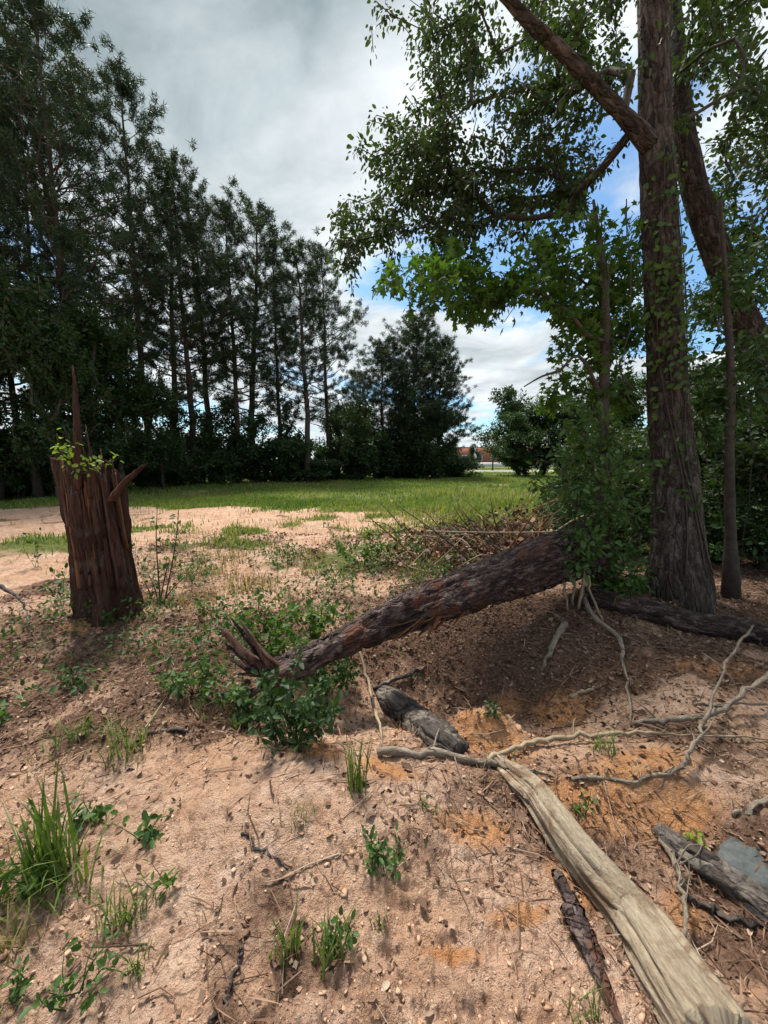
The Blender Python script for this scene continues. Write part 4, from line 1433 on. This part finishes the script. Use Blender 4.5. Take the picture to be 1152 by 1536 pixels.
# ================================================================== fallen log
def logpath(pix, d0, d1, n):
    """pix: (x, y, rpx); 1/depth runs linearly along the pixel line"""
    pix = np.array(pix, float)
    s = np.concatenate([[0], np.cumsum(np.linalg.norm(np.diff(pix[:, :2], axis=0), axis=1))])
    s /= s[-1]
    dep = 1 / (1 / d0 + (1 / d1 - 1 / d0) * s)
    P = np.array([at(a, b, d) for (a, b, _), d in zip(pix, dep)])
    rad = pix[:, 2] * dep / FPX
    t = np.linspace(0, 1, n)
    Pc = catmull(P, n)
    u = np.linspace(0, 1, len(P))
    return Pc, np.interp(t, u, rad)


LPX = [(885, 822, 35), (820, 840, 37), (760, 861, 37), (700, 885, 34), (640, 910, 28), (570, 942, 22), (500, 970, 21), (445, 996, 23), (398, 1022, 25)]
Pl, Rl = logpath(LPX, 4.2, 2.55, 260)
log = thing('fallen_log', 'big fallen tree trunk with plated dark bark, broken at its low end', 'log', tuple(Pl[-1]))


def log_disp(th, s, r):
    w = noise3(np.cos(th) * 1.3, np.sin(th) * 1.3, s * 2.0, 205) * .5
    v = noise3(np.cos(th) * r * 20 + w, np.sin(th) * r * 20 + w, s * 5.2 + w, 200)
    u = noise3(np.cos(th) * r * 32, np.sin(th) * r * 32, s * 13, 209)
    plates = np.minimum(1, np.abs(v) * 3.5)
    return .024 * (plates - .7) + .014 * u + .045 * noise3(np.cos(th) * 1.1, np.sin(th) * 1.1, s * 1.6, 203) - .06 * np.clip(-np.cos(th) - .5, 0, 1) * sstep(.9, 1.8, s)


mb = MB()
add_tube(mb, Pl, Rl, 96, log_disp)
obj('bark', mb.mesh('log_bark'), M['log_bark'], log)
# split underside hanging open
gw = np.random.default_rng(555)
for q in range(22):
    ax_ = gw.uniform(628, 752)
    f = (885 - ax_) / (885 - 398)
    dd = 1 / (1 / 4.2 + (1 / 2.55 - 1 / 4.2) * f)
    ay_ = np.interp(ax_, [570, 640, 700, 760], [958, 932, 912, 890])
    lx_, ly_ = gw.uniform(18, 75), gw.uniform(4, 34)
    splinter([at(ax_, ay_ - 10, dd - .12), at(ax_ - lx_ * .5, ay_ + ly_ * .35, dd - .16 - .0008 * lx_), at(ax_ - lx_, ay_ + ly_, dd - .18 - .0016 * lx_)], gw.uniform(.010, .034), gw.uniform(.008, .02), 'split_wood', log, M['raw_wood'] if q % 3 == 0 else M['rot_wood'], 50 + q, 10, rz=gw.uniform(0, 1))
# bark slab lifting behind the upper side
splinter([at(760, 838, 3.95), at(700, 858, 3.75), at(640, 872, 3.6), at(590, 880, 3.4)], .07, .03, 'loose_bark', log, M['log_bark'], 61, 16, rz=.5)
splinter([at(730, 862, 3.5), at(650, 893, 3.2), at(560, 930, 2.92), at(520, 950, 2.8)], .05, .03, 'loose_bark', log, M['log_bark'], 62, 16, rz=.5)
# broken butt: pale wood at the high end, torn slabs at the low end
splinter([at(835, 815, 4.15), at(850, 802, 4.18), at(862, 792, 4.2)], .08, .10, 'broken_end', log, M['pale_wood'], 63, 8)
for q, (tx, ty, w, dz) in enumerate([(328, 938, .06, .06), (346, 926, .04, .04), (372, 944, .045, .0), (403, 1094, .055, -.06), (386, 1082, .04, -.02), (340, 985, .05, .08), (356, 1012, .06, .0), (334, 962, .04, .05), (360, 930, .03, .0), (410, 1078, .03, -.08), (370, 1050, .045, 0)]):
    bx_, by_ = 418 + 6 * (q % 3), 1006 + 5 * (q % 4)
    mx_, my_ = .5 * (bx_ + tx) + 6 * (q % 2), .5 * (by_ + ty) + (12 if ty < 1000 else -4)
    splinter([at(bx_, by_, 2.60), at(mx_, my_, 2.53 + dz * .5), at(tx, ty, 2.5 + dz)], w, .045, 'torn_slab', log, [M['rot_wood'], M['log_bark'], M['rot_wood']][q % 3], 70 + q, 14, rz=.4 * (q % 3))

# ------------------------------------------------------------------ other logs and branches lying about
def lying(pix, n, sink=.25):
    """pix (x, y, r px): a stem lying on the ground, sunk a little"""
    P, R = [], []
    for a, b, r in pix:
        q = gp(a, b)
        d = q[1] * CP + (CAMZ - q[2]) * SP
        rm = r * d / FPX
        P.append(q + [0, 0, rm * (1 - 2 * sink)])
        R.append(rm)
    Pc = catmull(P, n)
    return Pc, np.interp(np.linspace(0, 1, n), np.linspace(0, 1, len(R)), R)


def log_thing(name, label, cat, pix, mat, n=60, sides=28, disp=None, sink=.25, group=None, part='bark'):
    P, R = lying(pix, n, sink)
    e = thing(name, label, cat, tuple(P[0]), group)
    mb = MB()
    add_tube(mb, P, R, sides, disp)
    obj(part, mb.mesh(part), M[mat], e)
    return e, P, R


log_thing('log', 'slim brown log lying on the leaf litter at the foot of the big tree', 'log', [(885, 905, 15), (960, 925, 17), (1040, 945, 17), (1110, 955, 18), (1230, 985, 19)], 'log_bark', 70, 24, bark_disp(.010, 9, 6, 305, .012), .2)
e, P, R = log_thing('log', 'short charred dark log half buried beside the orange sand', 'log', [(570, 1040, 12), (590, 1062, 22), (625, 1092, 25), (655, 1114, 24), (688, 1136, 18)], 'dark_wood', 80, 48, bark_disp(.016, 10, 9, 315, .035), .36)


def pale_disp(th, s, r):
    g1 = noise3(np.cos(th) * 5, np.sin(th) * 5, s * 3.5, 401)
    g2 = noise3(np.cos(th) * 14, np.sin(th) * 14, s * 7, 402)
    crack = 0
    for k_, (c0, w0, a0, ph) in enumerate([(.45, .045, .020, 0.), (5.75, .05, .024, 1.), (1.1, .035, .014, 2.), (5.2, .04, .016, 3.), (.0, .03, .013, 4.)]):
        dth = (th - c0 - .25 * np.sin(s * 2.3 + ph) - .08 * np.sin(s * 9 + ph * 2) + math.pi) % (2 * math.pi) - math.pi
        crack = crack - a0 * np.exp(-(dth / w0) ** 2) * np.clip(.5 + 1.5 * noise3(s * 2.5, 0 * s + k_, 0 * s, 420), 0, 1)
    flake = .010 * sstep(.05, .12, noise3(np.cos(th) * 2.2, np.sin(th) * 2.2, s * 3.2, 431) + .4 * g1)
    return .006 * g1 + .004 * g2 + crack + flake + .030 * noise3(np.cos(th), np.sin(th), s * 2.2, 403)


e, P, R = log_thing('weathered_log', 'long pale barkless log with cracks running down the sandy slope', 'log', [(757, 1158, 5), (783, 1182, 13), (806, 1210, 18), (835, 1252, 23), (868, 1300, 27), (910, 1352, 31), (957, 1410, 36), (1015, 1500, 44), (1080, 1600, 50)], 'pale_wood', 220, 128, pale_disp, .12, part='wood')
for q in range(5):
    a_ = P[10] + np.array([random.uniform(-.03, .03), random.uniform(-.02, .02), random.uniform(-.01, .02)])
    b_ = a_ - norm(P[20] - P[4]) * random.uniform(.10, .17) + [0, 0, random.uniform(0, .015)]
    splinter([a_, .5 * (a_ + b_), b_], .014, .012, 'splinter', e, M['pale_wood'], 180 + q, 7)
q0 = P[70]
for q, (pa, pb, w) in enumerate([((855, 1370), (935, 1560), .035), ((835, 1330), (905, 1450), .02)]):
    a, b = gp(*pa, .03), gp(*pb, .03)
    splinter([a, .5 * (a + b), b], w, .015, 'loose_bark', e, M['log_bark'], 80 + q, 12)
mb = MB()

log_thing('log', 'grey weathered half-buried log next to the flat grey rock', 'log', [(985, 1245, 9), (1030, 1282, 17), (1085, 1320, 20), (1180, 1385, 22)], 'dark_wood', 50, 28, bark_disp(.008, 7, 9, 325, .015), .35)

# flat grey rock
rk = gp(1128, 1305)
V = ico[:, :] * np.array([1, 1, 1])
th = np.linspace(0, 2 * math.pi, 26, endpoint=False)
prof = (1 + .22 * noise2(np.cos(th) * 1.5, np.sin(th) * 1.5, 71) + .08 * noise2(np.cos(th) * 5, np.sin(th) * 5, 72))
rows = []
for f, z in ((1.05, -.05), (1.03, .012), (.97, .028), (.7, .036), (.35, .034)):
    rows.append(np.stack([rk[0] + .03 + .155 * f * prof * np.cos(th), rk[1] + .115 * f * prof * np.sin(th), rk[2] + z + .006 * noise2(np.cos(th) * 4 * f, np.sin(th) * 4 * f, 73)], 1))
V = np.concatenate(rows + [[[rk[0] + .03, rk[1], rk[2] + .035]]])
F = np.array([[r * 26 + a, r * 26 + (a + 1) % 26, (r + 1) * 26 + (a + 1) % 26, (r + 1) * 26 + a] for r in range(4) for a in range(26)])
F3_ = np.array([[4 * 26 + a, 4 * 26 + (a + 1) % 26, len(V) - 1] for a in range(26)])
o = obj('flat_rock', make_mesh('flat_rock', V, [F3_, F], np.full(len(V), .5)), M['stone'])
tag(o, 'flat grey rock half sunk in the soil beside the grey log', 'rock')

# rotten red stump chunk
rc = gp(992, 1418)
e = thing('rotten_wood', 'crumbling red-brown chunk of rotten wood standing beside the pale log', 'wood chunk', tuple(rc))
for q in range(7):
    a = rc + np.array([random.uniform(-.06, .06), random.uniform(-.03, .05), -.04])
    b = a + np.array([random.uniform(-.02, .02), random.uniform(-.02, .03), random.uniform(.07, .13)])
    splinter([a, .5 * (a + b), b], random.uniform(.02, .035), .035, 'splinter', e, M['raw_wood'], 90 + q, 7, rz=random.uniform(-.6, .6))


def branch(label, pix, mat='grey_wood', name='dead_branch', group=None, n=None, subs=(), lift=0.0, cat='branch'):
    """pix entries (x, y, r px[, height above ground])"""
    P, R = [], []
    for t_ in pix:
        a, b, r = t_[:3]
        hgt = t_[3] if len(t_) > 3 else 0.0
        v = (768 - b) / FPX
        q = gp(a, b)
        if hgt:
            # same ray, but where it passes hgt above the soil
            for _ in range(6):
                d = (Hs(q[0], q[1]) + hgt - CAMZ) / (-SP + v * CP)
                q = at(a, b, d)
        d = q[1] * CP + (CAMZ - q[2]) * SP
        rm = r * .68 * d / FPX
        P.append(q + ([0, 0, 0] if hgt else [0, 0, rm * .7 + lift]))
        R.append(rm)
    n = n or 6 * len(P)
    Pc = catmull(P, n)
    Pc[1:-1] += np.random.default_rng(len(label)).normal(0, .006, (n - 2, 3))
    Rc = np.interp(np.linspace(0, 1, n), np.linspace(0, 1, len(R)), R) * np.linspace(1.15, .6, n) * (1 + .12 * np.random.default_rng(len(label) + 1).normal(size=n))
    e = thing(name, label, cat, tuple(Pc[0]), group)
    if mat != 'dark_wood' and len(pix) > 3:
        gq = np.random.default_rng(len(label) + 2)
        subs = list(subs) + [(gq.uniform(.15, .9), (gq.normal(0, .10), gq.normal(0, .10), gq.uniform(.0, .07)), gq.uniform(.002, .0045)) for _ in range(6)]
    mb = MB()
    add_tube(mb, Pc, Rc, 10, bark_disp(.0018, 5, 26, 7, .004))
    obj('stick', mb.mesh('stick'), M[mat], e)
    for (f, vec, r) in subs:
        k_ = int(f * (n - 1))
        a = Pc[k_]
        b = a + np.array(vec)
        Q = catmull([a, .5 * (a + b) + np.array([0, 0, .12 * np.linalg.norm(vec)]) + rng.normal(0, .01, 3), b], 8)
        mb = MB()
        add_tube(mb, Q, np.linspace(r, r * .4, 8), 6)
        obj('side_twig', mb.mesh('side_twig'), M[mat], e)
    return e


branch('whitish grey branch lying across the top of the pale log', [(566, 1135, 7), (640, 1141, 8), (720, 1150, 8), (790, 1158, 5), (830, 1170, 3)], subs=[(.3, (.05, .12, .04), .006)], lift=.01)
branch('long pale branch running past the orange sand with a green tinge', [(722, 1144, 5, .03), (780, 1119, 5, .04), (850, 1107, 5.5, .05), (930, 1100, 5, .05), (1020, 1102, 4.5, .03), (1160, 1112, 4)], 'tan_stick', subs=[(.45, (.06, .1, .05), .005)])
branch('grey forked branch rising towards the wood from the orange soil', [(952, 1085, 5, .03), (1010, 1080, 6, .05), (1062, 1072, 6, .07), (1112, 1045, 6.5, .12), (1165, 995, 7, .2)], subs=[(.15, (-.12, .10, .09), .008), (.5, (.1, -.06, .12), .006)])
branch('thin crooked grey branch bending upward above the litter', [(858, 1172, 3.5), (960, 1168, 4, .02), (1015, 1156, 4, .03), (1040, 1120, 4.5, .08), (1064, 1060, 4.5, .14), (1095, 985, 4, .2), (1130, 938, 3, .25)], subs=[(.55, (.12, .05, .10), .006), (.8, (-.08, .1, .08), .005)])
branch('dead grey stem hanging down from the roots to the litter', [(872, 885, 5, .12), (890, 925, 5, .10), (926, 955, 5, .08), (938, 1010, 4.5, .05), (946, 1092, 4)], subs=[(.5, (.1, -.1, .05), .006)])
branch('bent silvery branch standing beside the rotten wood chunk', [(978, 1246, 4), (1010, 1288, 6, .05), (1026, 1345, 6, .07), (1026, 1400, 6, .05), (1024, 1455, 5)], subs=[])
branch('dark stick lying across the soil beside the grey log', [(1030, 1348, 6), (1085, 1375, 8), (1180, 1405, 9)], 'dark_wood')
branch('upright tan stick leaning beside the charred log', [(536, 968, 3, .14), (556, 1040, 4, .07), (573, 1122, 4)], 'tan_stick')
branch('dark crooked stick above the charred log', [(560, 1032, 4, .02), (600, 1016, 5, .05), (660, 992, 5, .04)], 'dark_wood')
branch('dark arching stem beside the stump, rooted in bare soil', [(-30, 868, 4, .25), (5, 882, 4, .24), (35, 908, 4, .16), (48, 950, 4)], 'dark_wood', cat='stem')
branch('dark root creeping along the sandy crest', [(222, 1106, 4), (270, 1100, 5), (330, 1108, 4), (350, 1118, 3)], 'dark_wood', cat='root')
branch('curved dark twig lying on pale sand', [(312, 1545, 4), (345, 1488, 5), (362, 1430, 4), (375, 1398, 3)], 'dark_wood')
branch('straight dark twig lying on lumpy sand', [(362, 1252, 3), (395, 1276, 4), (432, 1304, 3)], 'dark_wood')
Pp = catmull([at_Y(640, 797, 5.6), at_Y(750, 799, 5.3), at_Y(862, 797, 5.0)], 12)
pe = thing('dead_pole', 'thin straight dead pole lying over the brush heap behind the fallen log', 'branch', tuple(Pp[0]))
mb = MB()
add_tube(mb, Pp, np.linspace(.015, .008, 12), 8)
obj('stick', mb.mesh('stick'), M['grey_wood'], pe)
branch('thin grey branch lying parallel behind the forked branch', [(1040, 1058, 3, .05), (1100, 1056, 3, .06), (1170, 1058, 3, .05)])
branch('short pale stick lying in the litter below the slim log', [(855, 1046, 4), (880, 1040, 5), (902, 1030, 4)], 'tan_stick')
branch('grey stick poking out of the red soil near the flat rock', [(1100, 1225, 3), (1130, 1212, 5), (1175, 1195, 6)], 'grey_wood')
branch('dark root sloping down the litter under the log', [(848, 935, 7, .02), (830, 970, 7), (812, 1010, 5)], 'grey_wood', cat='root')
branch('thin twig standing in bare sand beside the tall grass clump', [(68, 1130, 1.5, .25), (62, 1070, 1.5, .3), (60, 950, 1.2, .35)], 'dark_wood') if False else None
# hanging roots under the butt of the log
for q, (a, b, c, r) in enumerate([((858, 800), (862, 850), (860, 910), 5), ((872, 800), (876, 855), (868, 915), 6), ((882, 830), (884, 880), (905, 935), 4), ((850, 830), (846, 870), (852, 918), 4)]):
    P = catmull([at(*a, 3.95), at(*b, 3.85), gp(*c)], 16)
    P[1:-1] += rng.normal(0, .008, (14, 3))
    e = thing('hanging_root', ['pale thin root dangling at the thick end of the log', 'twisted thick root hanging at the end of the log', 'root bending outward from the log end into the litter', 'short root hanging under the log end'][q], 'root', tuple(P[-1]), 'roots hanging at the log end')
    mb = MB()
    add_tube(mb, P, np.linspace(r * .0036, r * .0022, 16), 8, bark_disp(.002, 4, 14, q))
    obj('root_strand', mb.mesh('root_strand'), M['tan_stick'], e)
# pale vines hanging in the wood
for q, pix in enumerate([[(915, 380, 4.3), (912, 470, 4.2), (925, 540, 4.2), (950, 585, 4.25), (975, 600, 4.25)], [(940, 300, 4.4), (945, 480, 4.3), (930, 560, 4.25), (960, 620, 4.3)], [(1030, 520, 5.0), (1050, 600, 5.2), (1060, 700, 5.3), (1045, 800, 5.3)], [(1130, 300, 5.0), (1120, 500, 5.1), (1128, 700, 5.2), (1110, 860, 5.3)]]):
    P = stem_pts(pix, 20)
    P += rng.normal(0, .01, P.shape)
    e = thing('hanging_vine', ['bare pale vine looping between the sapling and the big trunk', 'second bare vine crossing the looping one', 'bare vine hanging behind the big tree', 'bare vine hanging beside the thin sapling'][q], 'vine', tuple(P[-1]), 'bare hanging vines')
    mb = MB()
    add_tube(mb, P, np.full(20, .006), 6)
    obj('vine_stem', mb.mesh('vine_stem'), M['twig_bark'], e)

# ------------------------------------------------------------------ brush heap behind the log
bh = gp(740, 822)
e = thing('brush_pile', 'heap of dead brown twigs and leaves behind the fallen log', 'brush pile', tuple(bh))
for q in range(190):
    px, yq = random.uniform(600, 850), random.uniform(5.2, 8.2)
    xq = (px - 576) / FPX * (yq * CP + CAMZ * SP)
    a = np.array([xq, yq, Hs(xq, yq)])
    l = random.uniform(.3, 1.0) + (.45 if px > 715 else 0)
    az = random.uniform(0, 6.28)
    b = a + np.array([math.cos(az) * l, math.sin(az) * l * .6, random.uniform(.1, .95) * l])
    P = catmull([a - [0, 0, .03], .5 * (a + b) + rng.normal(0, .08, 3) + [0, 0, .08], b], 8)
    mb = MB()
    r = random.uniform(.007, .02)
    add_tube(mb, P, np.linspace(r, r * .3, 8), 5)
    obj('dead_twig', mb.mesh('dead_twig'), M[random.choice(['raw_wood', 'raw_wood', 'twig_bark', 'tan_stick', 'rot_wood'])], e)
mb = MB()
nb_ = 3000
px = np.concatenate([rng.normal(760, 50, nb_ // 2), rng.normal(680, 50, nb_ - nb_ // 2)])
yy = rng.uniform(5.4, 8.6, nb_)
x = (px - 576) / FPX * (yy * CP + CAMZ * SP)
top_ = (.22 + .62 * np.exp(-((px - 775) / 60) ** 2)) * (.45 + .75 * np.clip(fbm2(x, yy, 1.5, 3, 99) + .4, 0, 1))
hz = top_ * rng.uniform(0, 1, nb_) ** 1.2
mb.add(*inst(CHIP, on_ground(x, yy) + np.array([0, 0, 1]) * hz[:, None], rdir(nb_), rdir(nb_, .4), rng.uniform(.03, .09, nb_), rng.beta(1.5, 2.5, nb_)))
obj('dead_leaves', mb.mesh('dead_leaves', False), M['litter'], e)

# ------------------------------------------------------------------ single weeds and tufts in front
def weed(px, py, hpx, wpx, nst, leaf, per, mat, label, tm=LEAF, name='weed'):
    f = gp(px, py)
    d = f[1] * CP + (CAMZ - f[2]) * SP
    tl = []
    for k in range(nst):
        tl.append(f + np.array([random.uniform(-.5, .5) * wpx * d / FPX, random.uniform(-.4, .4) * wpx * d / FPX, random.uniform(.35, 1) * hpx * d / FPX * 1.15]))
    return plant(name, label, f, tl, leaf, tm, mat, per, stemr=.003, spread=.03, stem_mat='weed_leaf')


def tuft(px, py, hpx, wpx, nb, label, mat='grass', width=.0045, lean=(.1, .7)):
    f = gp(px, py)
    d = f[1] * CP + (CAMZ - f[2]) * SP
    hm, wm = hpx * d / FPX * 1.15, wpx * d / FPX
    e = thing('grass_tuft', label, 'grass tuft', tuple(f))
    b = np.stack([f[0] + rng.normal(0, wm * .22, nb), f[1] + rng.normal(0, wm * .18, nb)], 1)
    mb = MB()
    blades(mb, np.column_stack([b, H(b[:, 0], b[:, 1]) - .01]), rng.uniform(.35, 1, nb) * hm, width * rng.uniform(.6, 1.2, nb), rng.uniform(*lean, nb), seg=4, rnd=np.clip(rng.normal(.35, .22, nb), 0, 1))
    obj('blades', mb.mesh('blades', False), M[mat], e)
    return e


tuft(85, 1320, 150, 90, 70, 'tall bright green grass clump with broad leaves at its foot', width=.006, lean=(.05, .45))
tuft(60, 1350, 110, 150, 60, 'low sprawling grass spreading around the tall grass clump', width=.004, lean=(.5, 1.2))
weed(75, 1310, 60, 150, 9, .075, 7, 'bright_leaf', 'broad-leaved weed growing inside the tall grass clump', NARROW)
tuft(536, 1185, 95, 34, 60, 'upright feathery green tuft below the charred log', width=.003, lean=(.05, .3))
weed(580, 1295, 34, 75, 10, .026, 16, 'weed_leaf', 'low rounded leafy weed alone on orange-pink soil')
tuft(432, 1430, 80, 40, 34, 'grass sprout with upright blades on pale sand', width=.004, lean=(.1, .5))
tuft(500, 1440, 70, 60, 40, 'pale-tipped grass sprout next to another sprout on the sand', width=.004, lean=(.1, .6))
weed(505, 1435, 60, 60, 5, .03, 8, 'weed_leaf', 'leafy weed growing in the pale-tipped grass sprout')
tuft(185, 1385, 75, 70, 50, 'dull green grass tuft on the sandy slope near the tall clump', width=.0035, lean=(.2, .9))
tuft(205, 1455, 45, 40, 30, 'small grass tuft on sand below the dull green tuft', width=.003, lean=(.2, .9))
weed(120, 1490, 60, 110, 8, .030, 9, 'weed_leaf', 'creeping broadleaf weed on pale sand')
weed(215, 1255, 28, 60, 6, .04, 7, 'weed_leaf', 'flat rosette weed on the sandy slope')
weed(238, 1330, 24, 50, 4, .04, 5, 'bright_leaf', 'tiny bright seedling on the sandy slope')
tuft(190, 1130, 60, 80, 60, 'grass tuft at the top of the sandy crest', width=.004, lean=(.2, .9))
tuft(110, 1110, 40, 60, 40, 'thin short grass at the edge of the leaf litter', width=.004, lean=(.2, .9))
weed(150, 1225, 30, 70, 6, .05, 6, 'weed_leaf', 'flat weed beside the tall grass clump')
tuft(570, 1400, 25, 40, 16, 'very small grass sprig on pink soil', width=.003)
weed(20, 1510, 60, 60, 6, .026, 9, 'weed_leaf', 'weed sprouting at the grassy edge of the sand')
tuft(20, 1420, 60, 70, 40, 'dry grass tuft at the edge of the sand', 'dry_grass', .003, (.3, 1))
weed(1040, 1280, 26, 40, 6, .026, 8, 'lime_leaf', 'small yellow-green seedling beside the grey log')
weed(872, 1220, 30, 40, 5, .026, 7, 'weed_leaf', 'small weed on the orange soil beside the pale log')
tuft(905, 1125, 40, 50, 30, 'small grass tuft between the pale branches', width=.004, lean=(.2, .9))
weed(738, 1070, 22, 36, 5, .03, 9, 'dark_leaf', 'small dark weed above the orange mound')
tuft(880, 1530, 50, 60, 30, 'grass sprig against the side of the pale log', width=.003)
weed(640, 1215, 20, 30, 4, .02, 6, 'weed_leaf', 'tiny weed on the slope below the whitish branch')
tuft(450, 1235, 40, 50, 24, 'wispy grey-green grass below the sandy crest', width=.002, lean=(.3, 1))
# weeds round the broken end of the log
weed(400, 985, 80, 120, 18, .06, 20, 'bright_leaf', 'bright green leafy weed behind the broken log end')
weed(470, 960, 65, 110, 16, .055, 18, 'bright_leaf', 'bright leafy weed behind the thin part of the log')
weed(440, 1120, 110, 150, 26, .045, 28, 'dark_leaf', 'dark leafy bush under the broken log end')
weed(365, 1090, 70, 120, 18, .045, 22, 'weed_leaf', 'leafy weeds before the torn slabs of the log')
weed(490, 1040, 80, 100, 20, .045, 24, 'weed_leaf', 'green weed growing under the thin part of the log')
weed(290, 1040, 50, 110, 16, .045, 18, 'weed_leaf', 'spreading weed between stump and broken log end')
weed(110, 1040, 36, 110, 10, .05, 10, 'dark_leaf', 'dark low weed on the litter before the stump')
weed(330, 930, 40, 90, 9, .05, 12, 'weed_leaf', 'grey-green weed in the litter behind the broken log end')
weed(545, 850, 55, 130, 20, .06, 22, 'bright_leaf', 'bright low bush on the bank behind the log')
weed(600, 838, 40, 80, 9, .06, 14, 'weed_leaf', 'leafy weed between the bright low bush and the brush heap')
weed(155, 935, 20, 60, 6, .05, 8, 'weed_leaf', 'weed at the foot of the stump')
weed(-5, 1090, 30, 60, 6, .05, 8, 'weed_leaf', 'weed at the edge of the litter on the sand')
weed(920, 900, 30, 90, 10, .065, 14, 'bright_leaf', 'bright broad-leaved weed at the foot of the leafy shrub')

# ------------------------------------------------------------------ brick building and pole far across the meadow
M['brick'] = mat_wood('brick', [(.32, .11, .085), (.38, .14, .105), (.42, .17, .13)], (1, 1, 6), .1, use_rnd=False)
M['white'] = mat_wood('white', [(.62, .61, .58), (.72, .71, .68), (.78, .77, .74)], (.4, .4, .4), .05, use_rnd=False)
M['roofing'] = mat_wood('roofing', [(.20, .19, .19), (.26, .25, .25), (.32, .31, .30)], (1, 1, 1), .1, use_rnd=False)
m, t, out = new_mat('glass')
p = t.nodes.new('ShaderNodeBsdfPrincipled')
p.inputs['Base Color'].default_value = (.03, .04, .05, 1)
p.inputs['Roughness'].default_value = .08
L(t, p.outputs[0], out.inputs['Surface'])
M['glass'] = m


def box(x0, x1, y0, y1, z0, z1):
    V = np.array([(a, b, c) for a in (x0, x1) for b in (y0, y1) for c in (z0, z1)], float)
    F = np.array([(0, 1, 3, 2), (4, 6, 7, 5), (0, 4, 5, 1), (2, 3, 7, 6), (0, 2, 6, 4), (1, 5, 7, 3)])
    return V, F


def bx(name, mat, parent, *a):
    V, F = box(*a)
    return obj(name, make_mesh(name, V, F, smooth=False), M[mat], parent)


BY = 125.0
bl = at_Y(690, 690, BY)[0]
gz0 = Hs(bl + 10, BY)
bld = thing('brick_building', 'low red brick building with white base far across the meadow', 'building', (bl, BY, gz0))
top = at_Y(730, 672, BY)[2]
bx('wall', 'brick', bld, bl - 6, bl + 40, BY, BY + 18, gz0 + 1.3, top)
bx('base_course', 'white', bld, bl - 6.1, bl + 40.1, BY - .1, BY + 18.1, gz0 - .3, gz0 + 1.3)
bx('parapet', 'roofing', bld, bl - 6.25, bl + 40.25, BY - .25, BY + 18.25, top, top + .35)
bx('pier', 'white', bld, bl + 4.4, bl + 5.2, BY - .5, BY - .1, gz0 - .3, top + .2)
for k in range(9):
    wx = bl - 4 + k * 4.6
    w = bx('window', 'white', bld, wx, wx + 1.9, BY - .08, BY, gz0 + 1.9, gz0 + 3.6)
    bx('pane', 'glass', w, wx + .15, wx + 1.75, BY - .10, BY - .085, gz0 + 2.05, gz0 + 3.45)
pq = at_Y(741, 646, 70)
pole = thing('utility_pole', 'thin wooden utility pole standing before the brick building', 'pole', (pq[0], 70, Hs(pq[0], 70)))
mb = MB()
add_tube(mb, np.array([[pq[0], 70, -.5], [pq[0], 70, pq[2]]]), [.14, .10], 8)
obj('shaft', mb.mesh('shaft'), M['twig_bark'], pole)
bx('crossarm', 'twig_bark', pole, pq[0] - .9, pq[0] + .9, 69.84, 69.9, pq[2] - .6, pq[2] - .45)
#MARK3
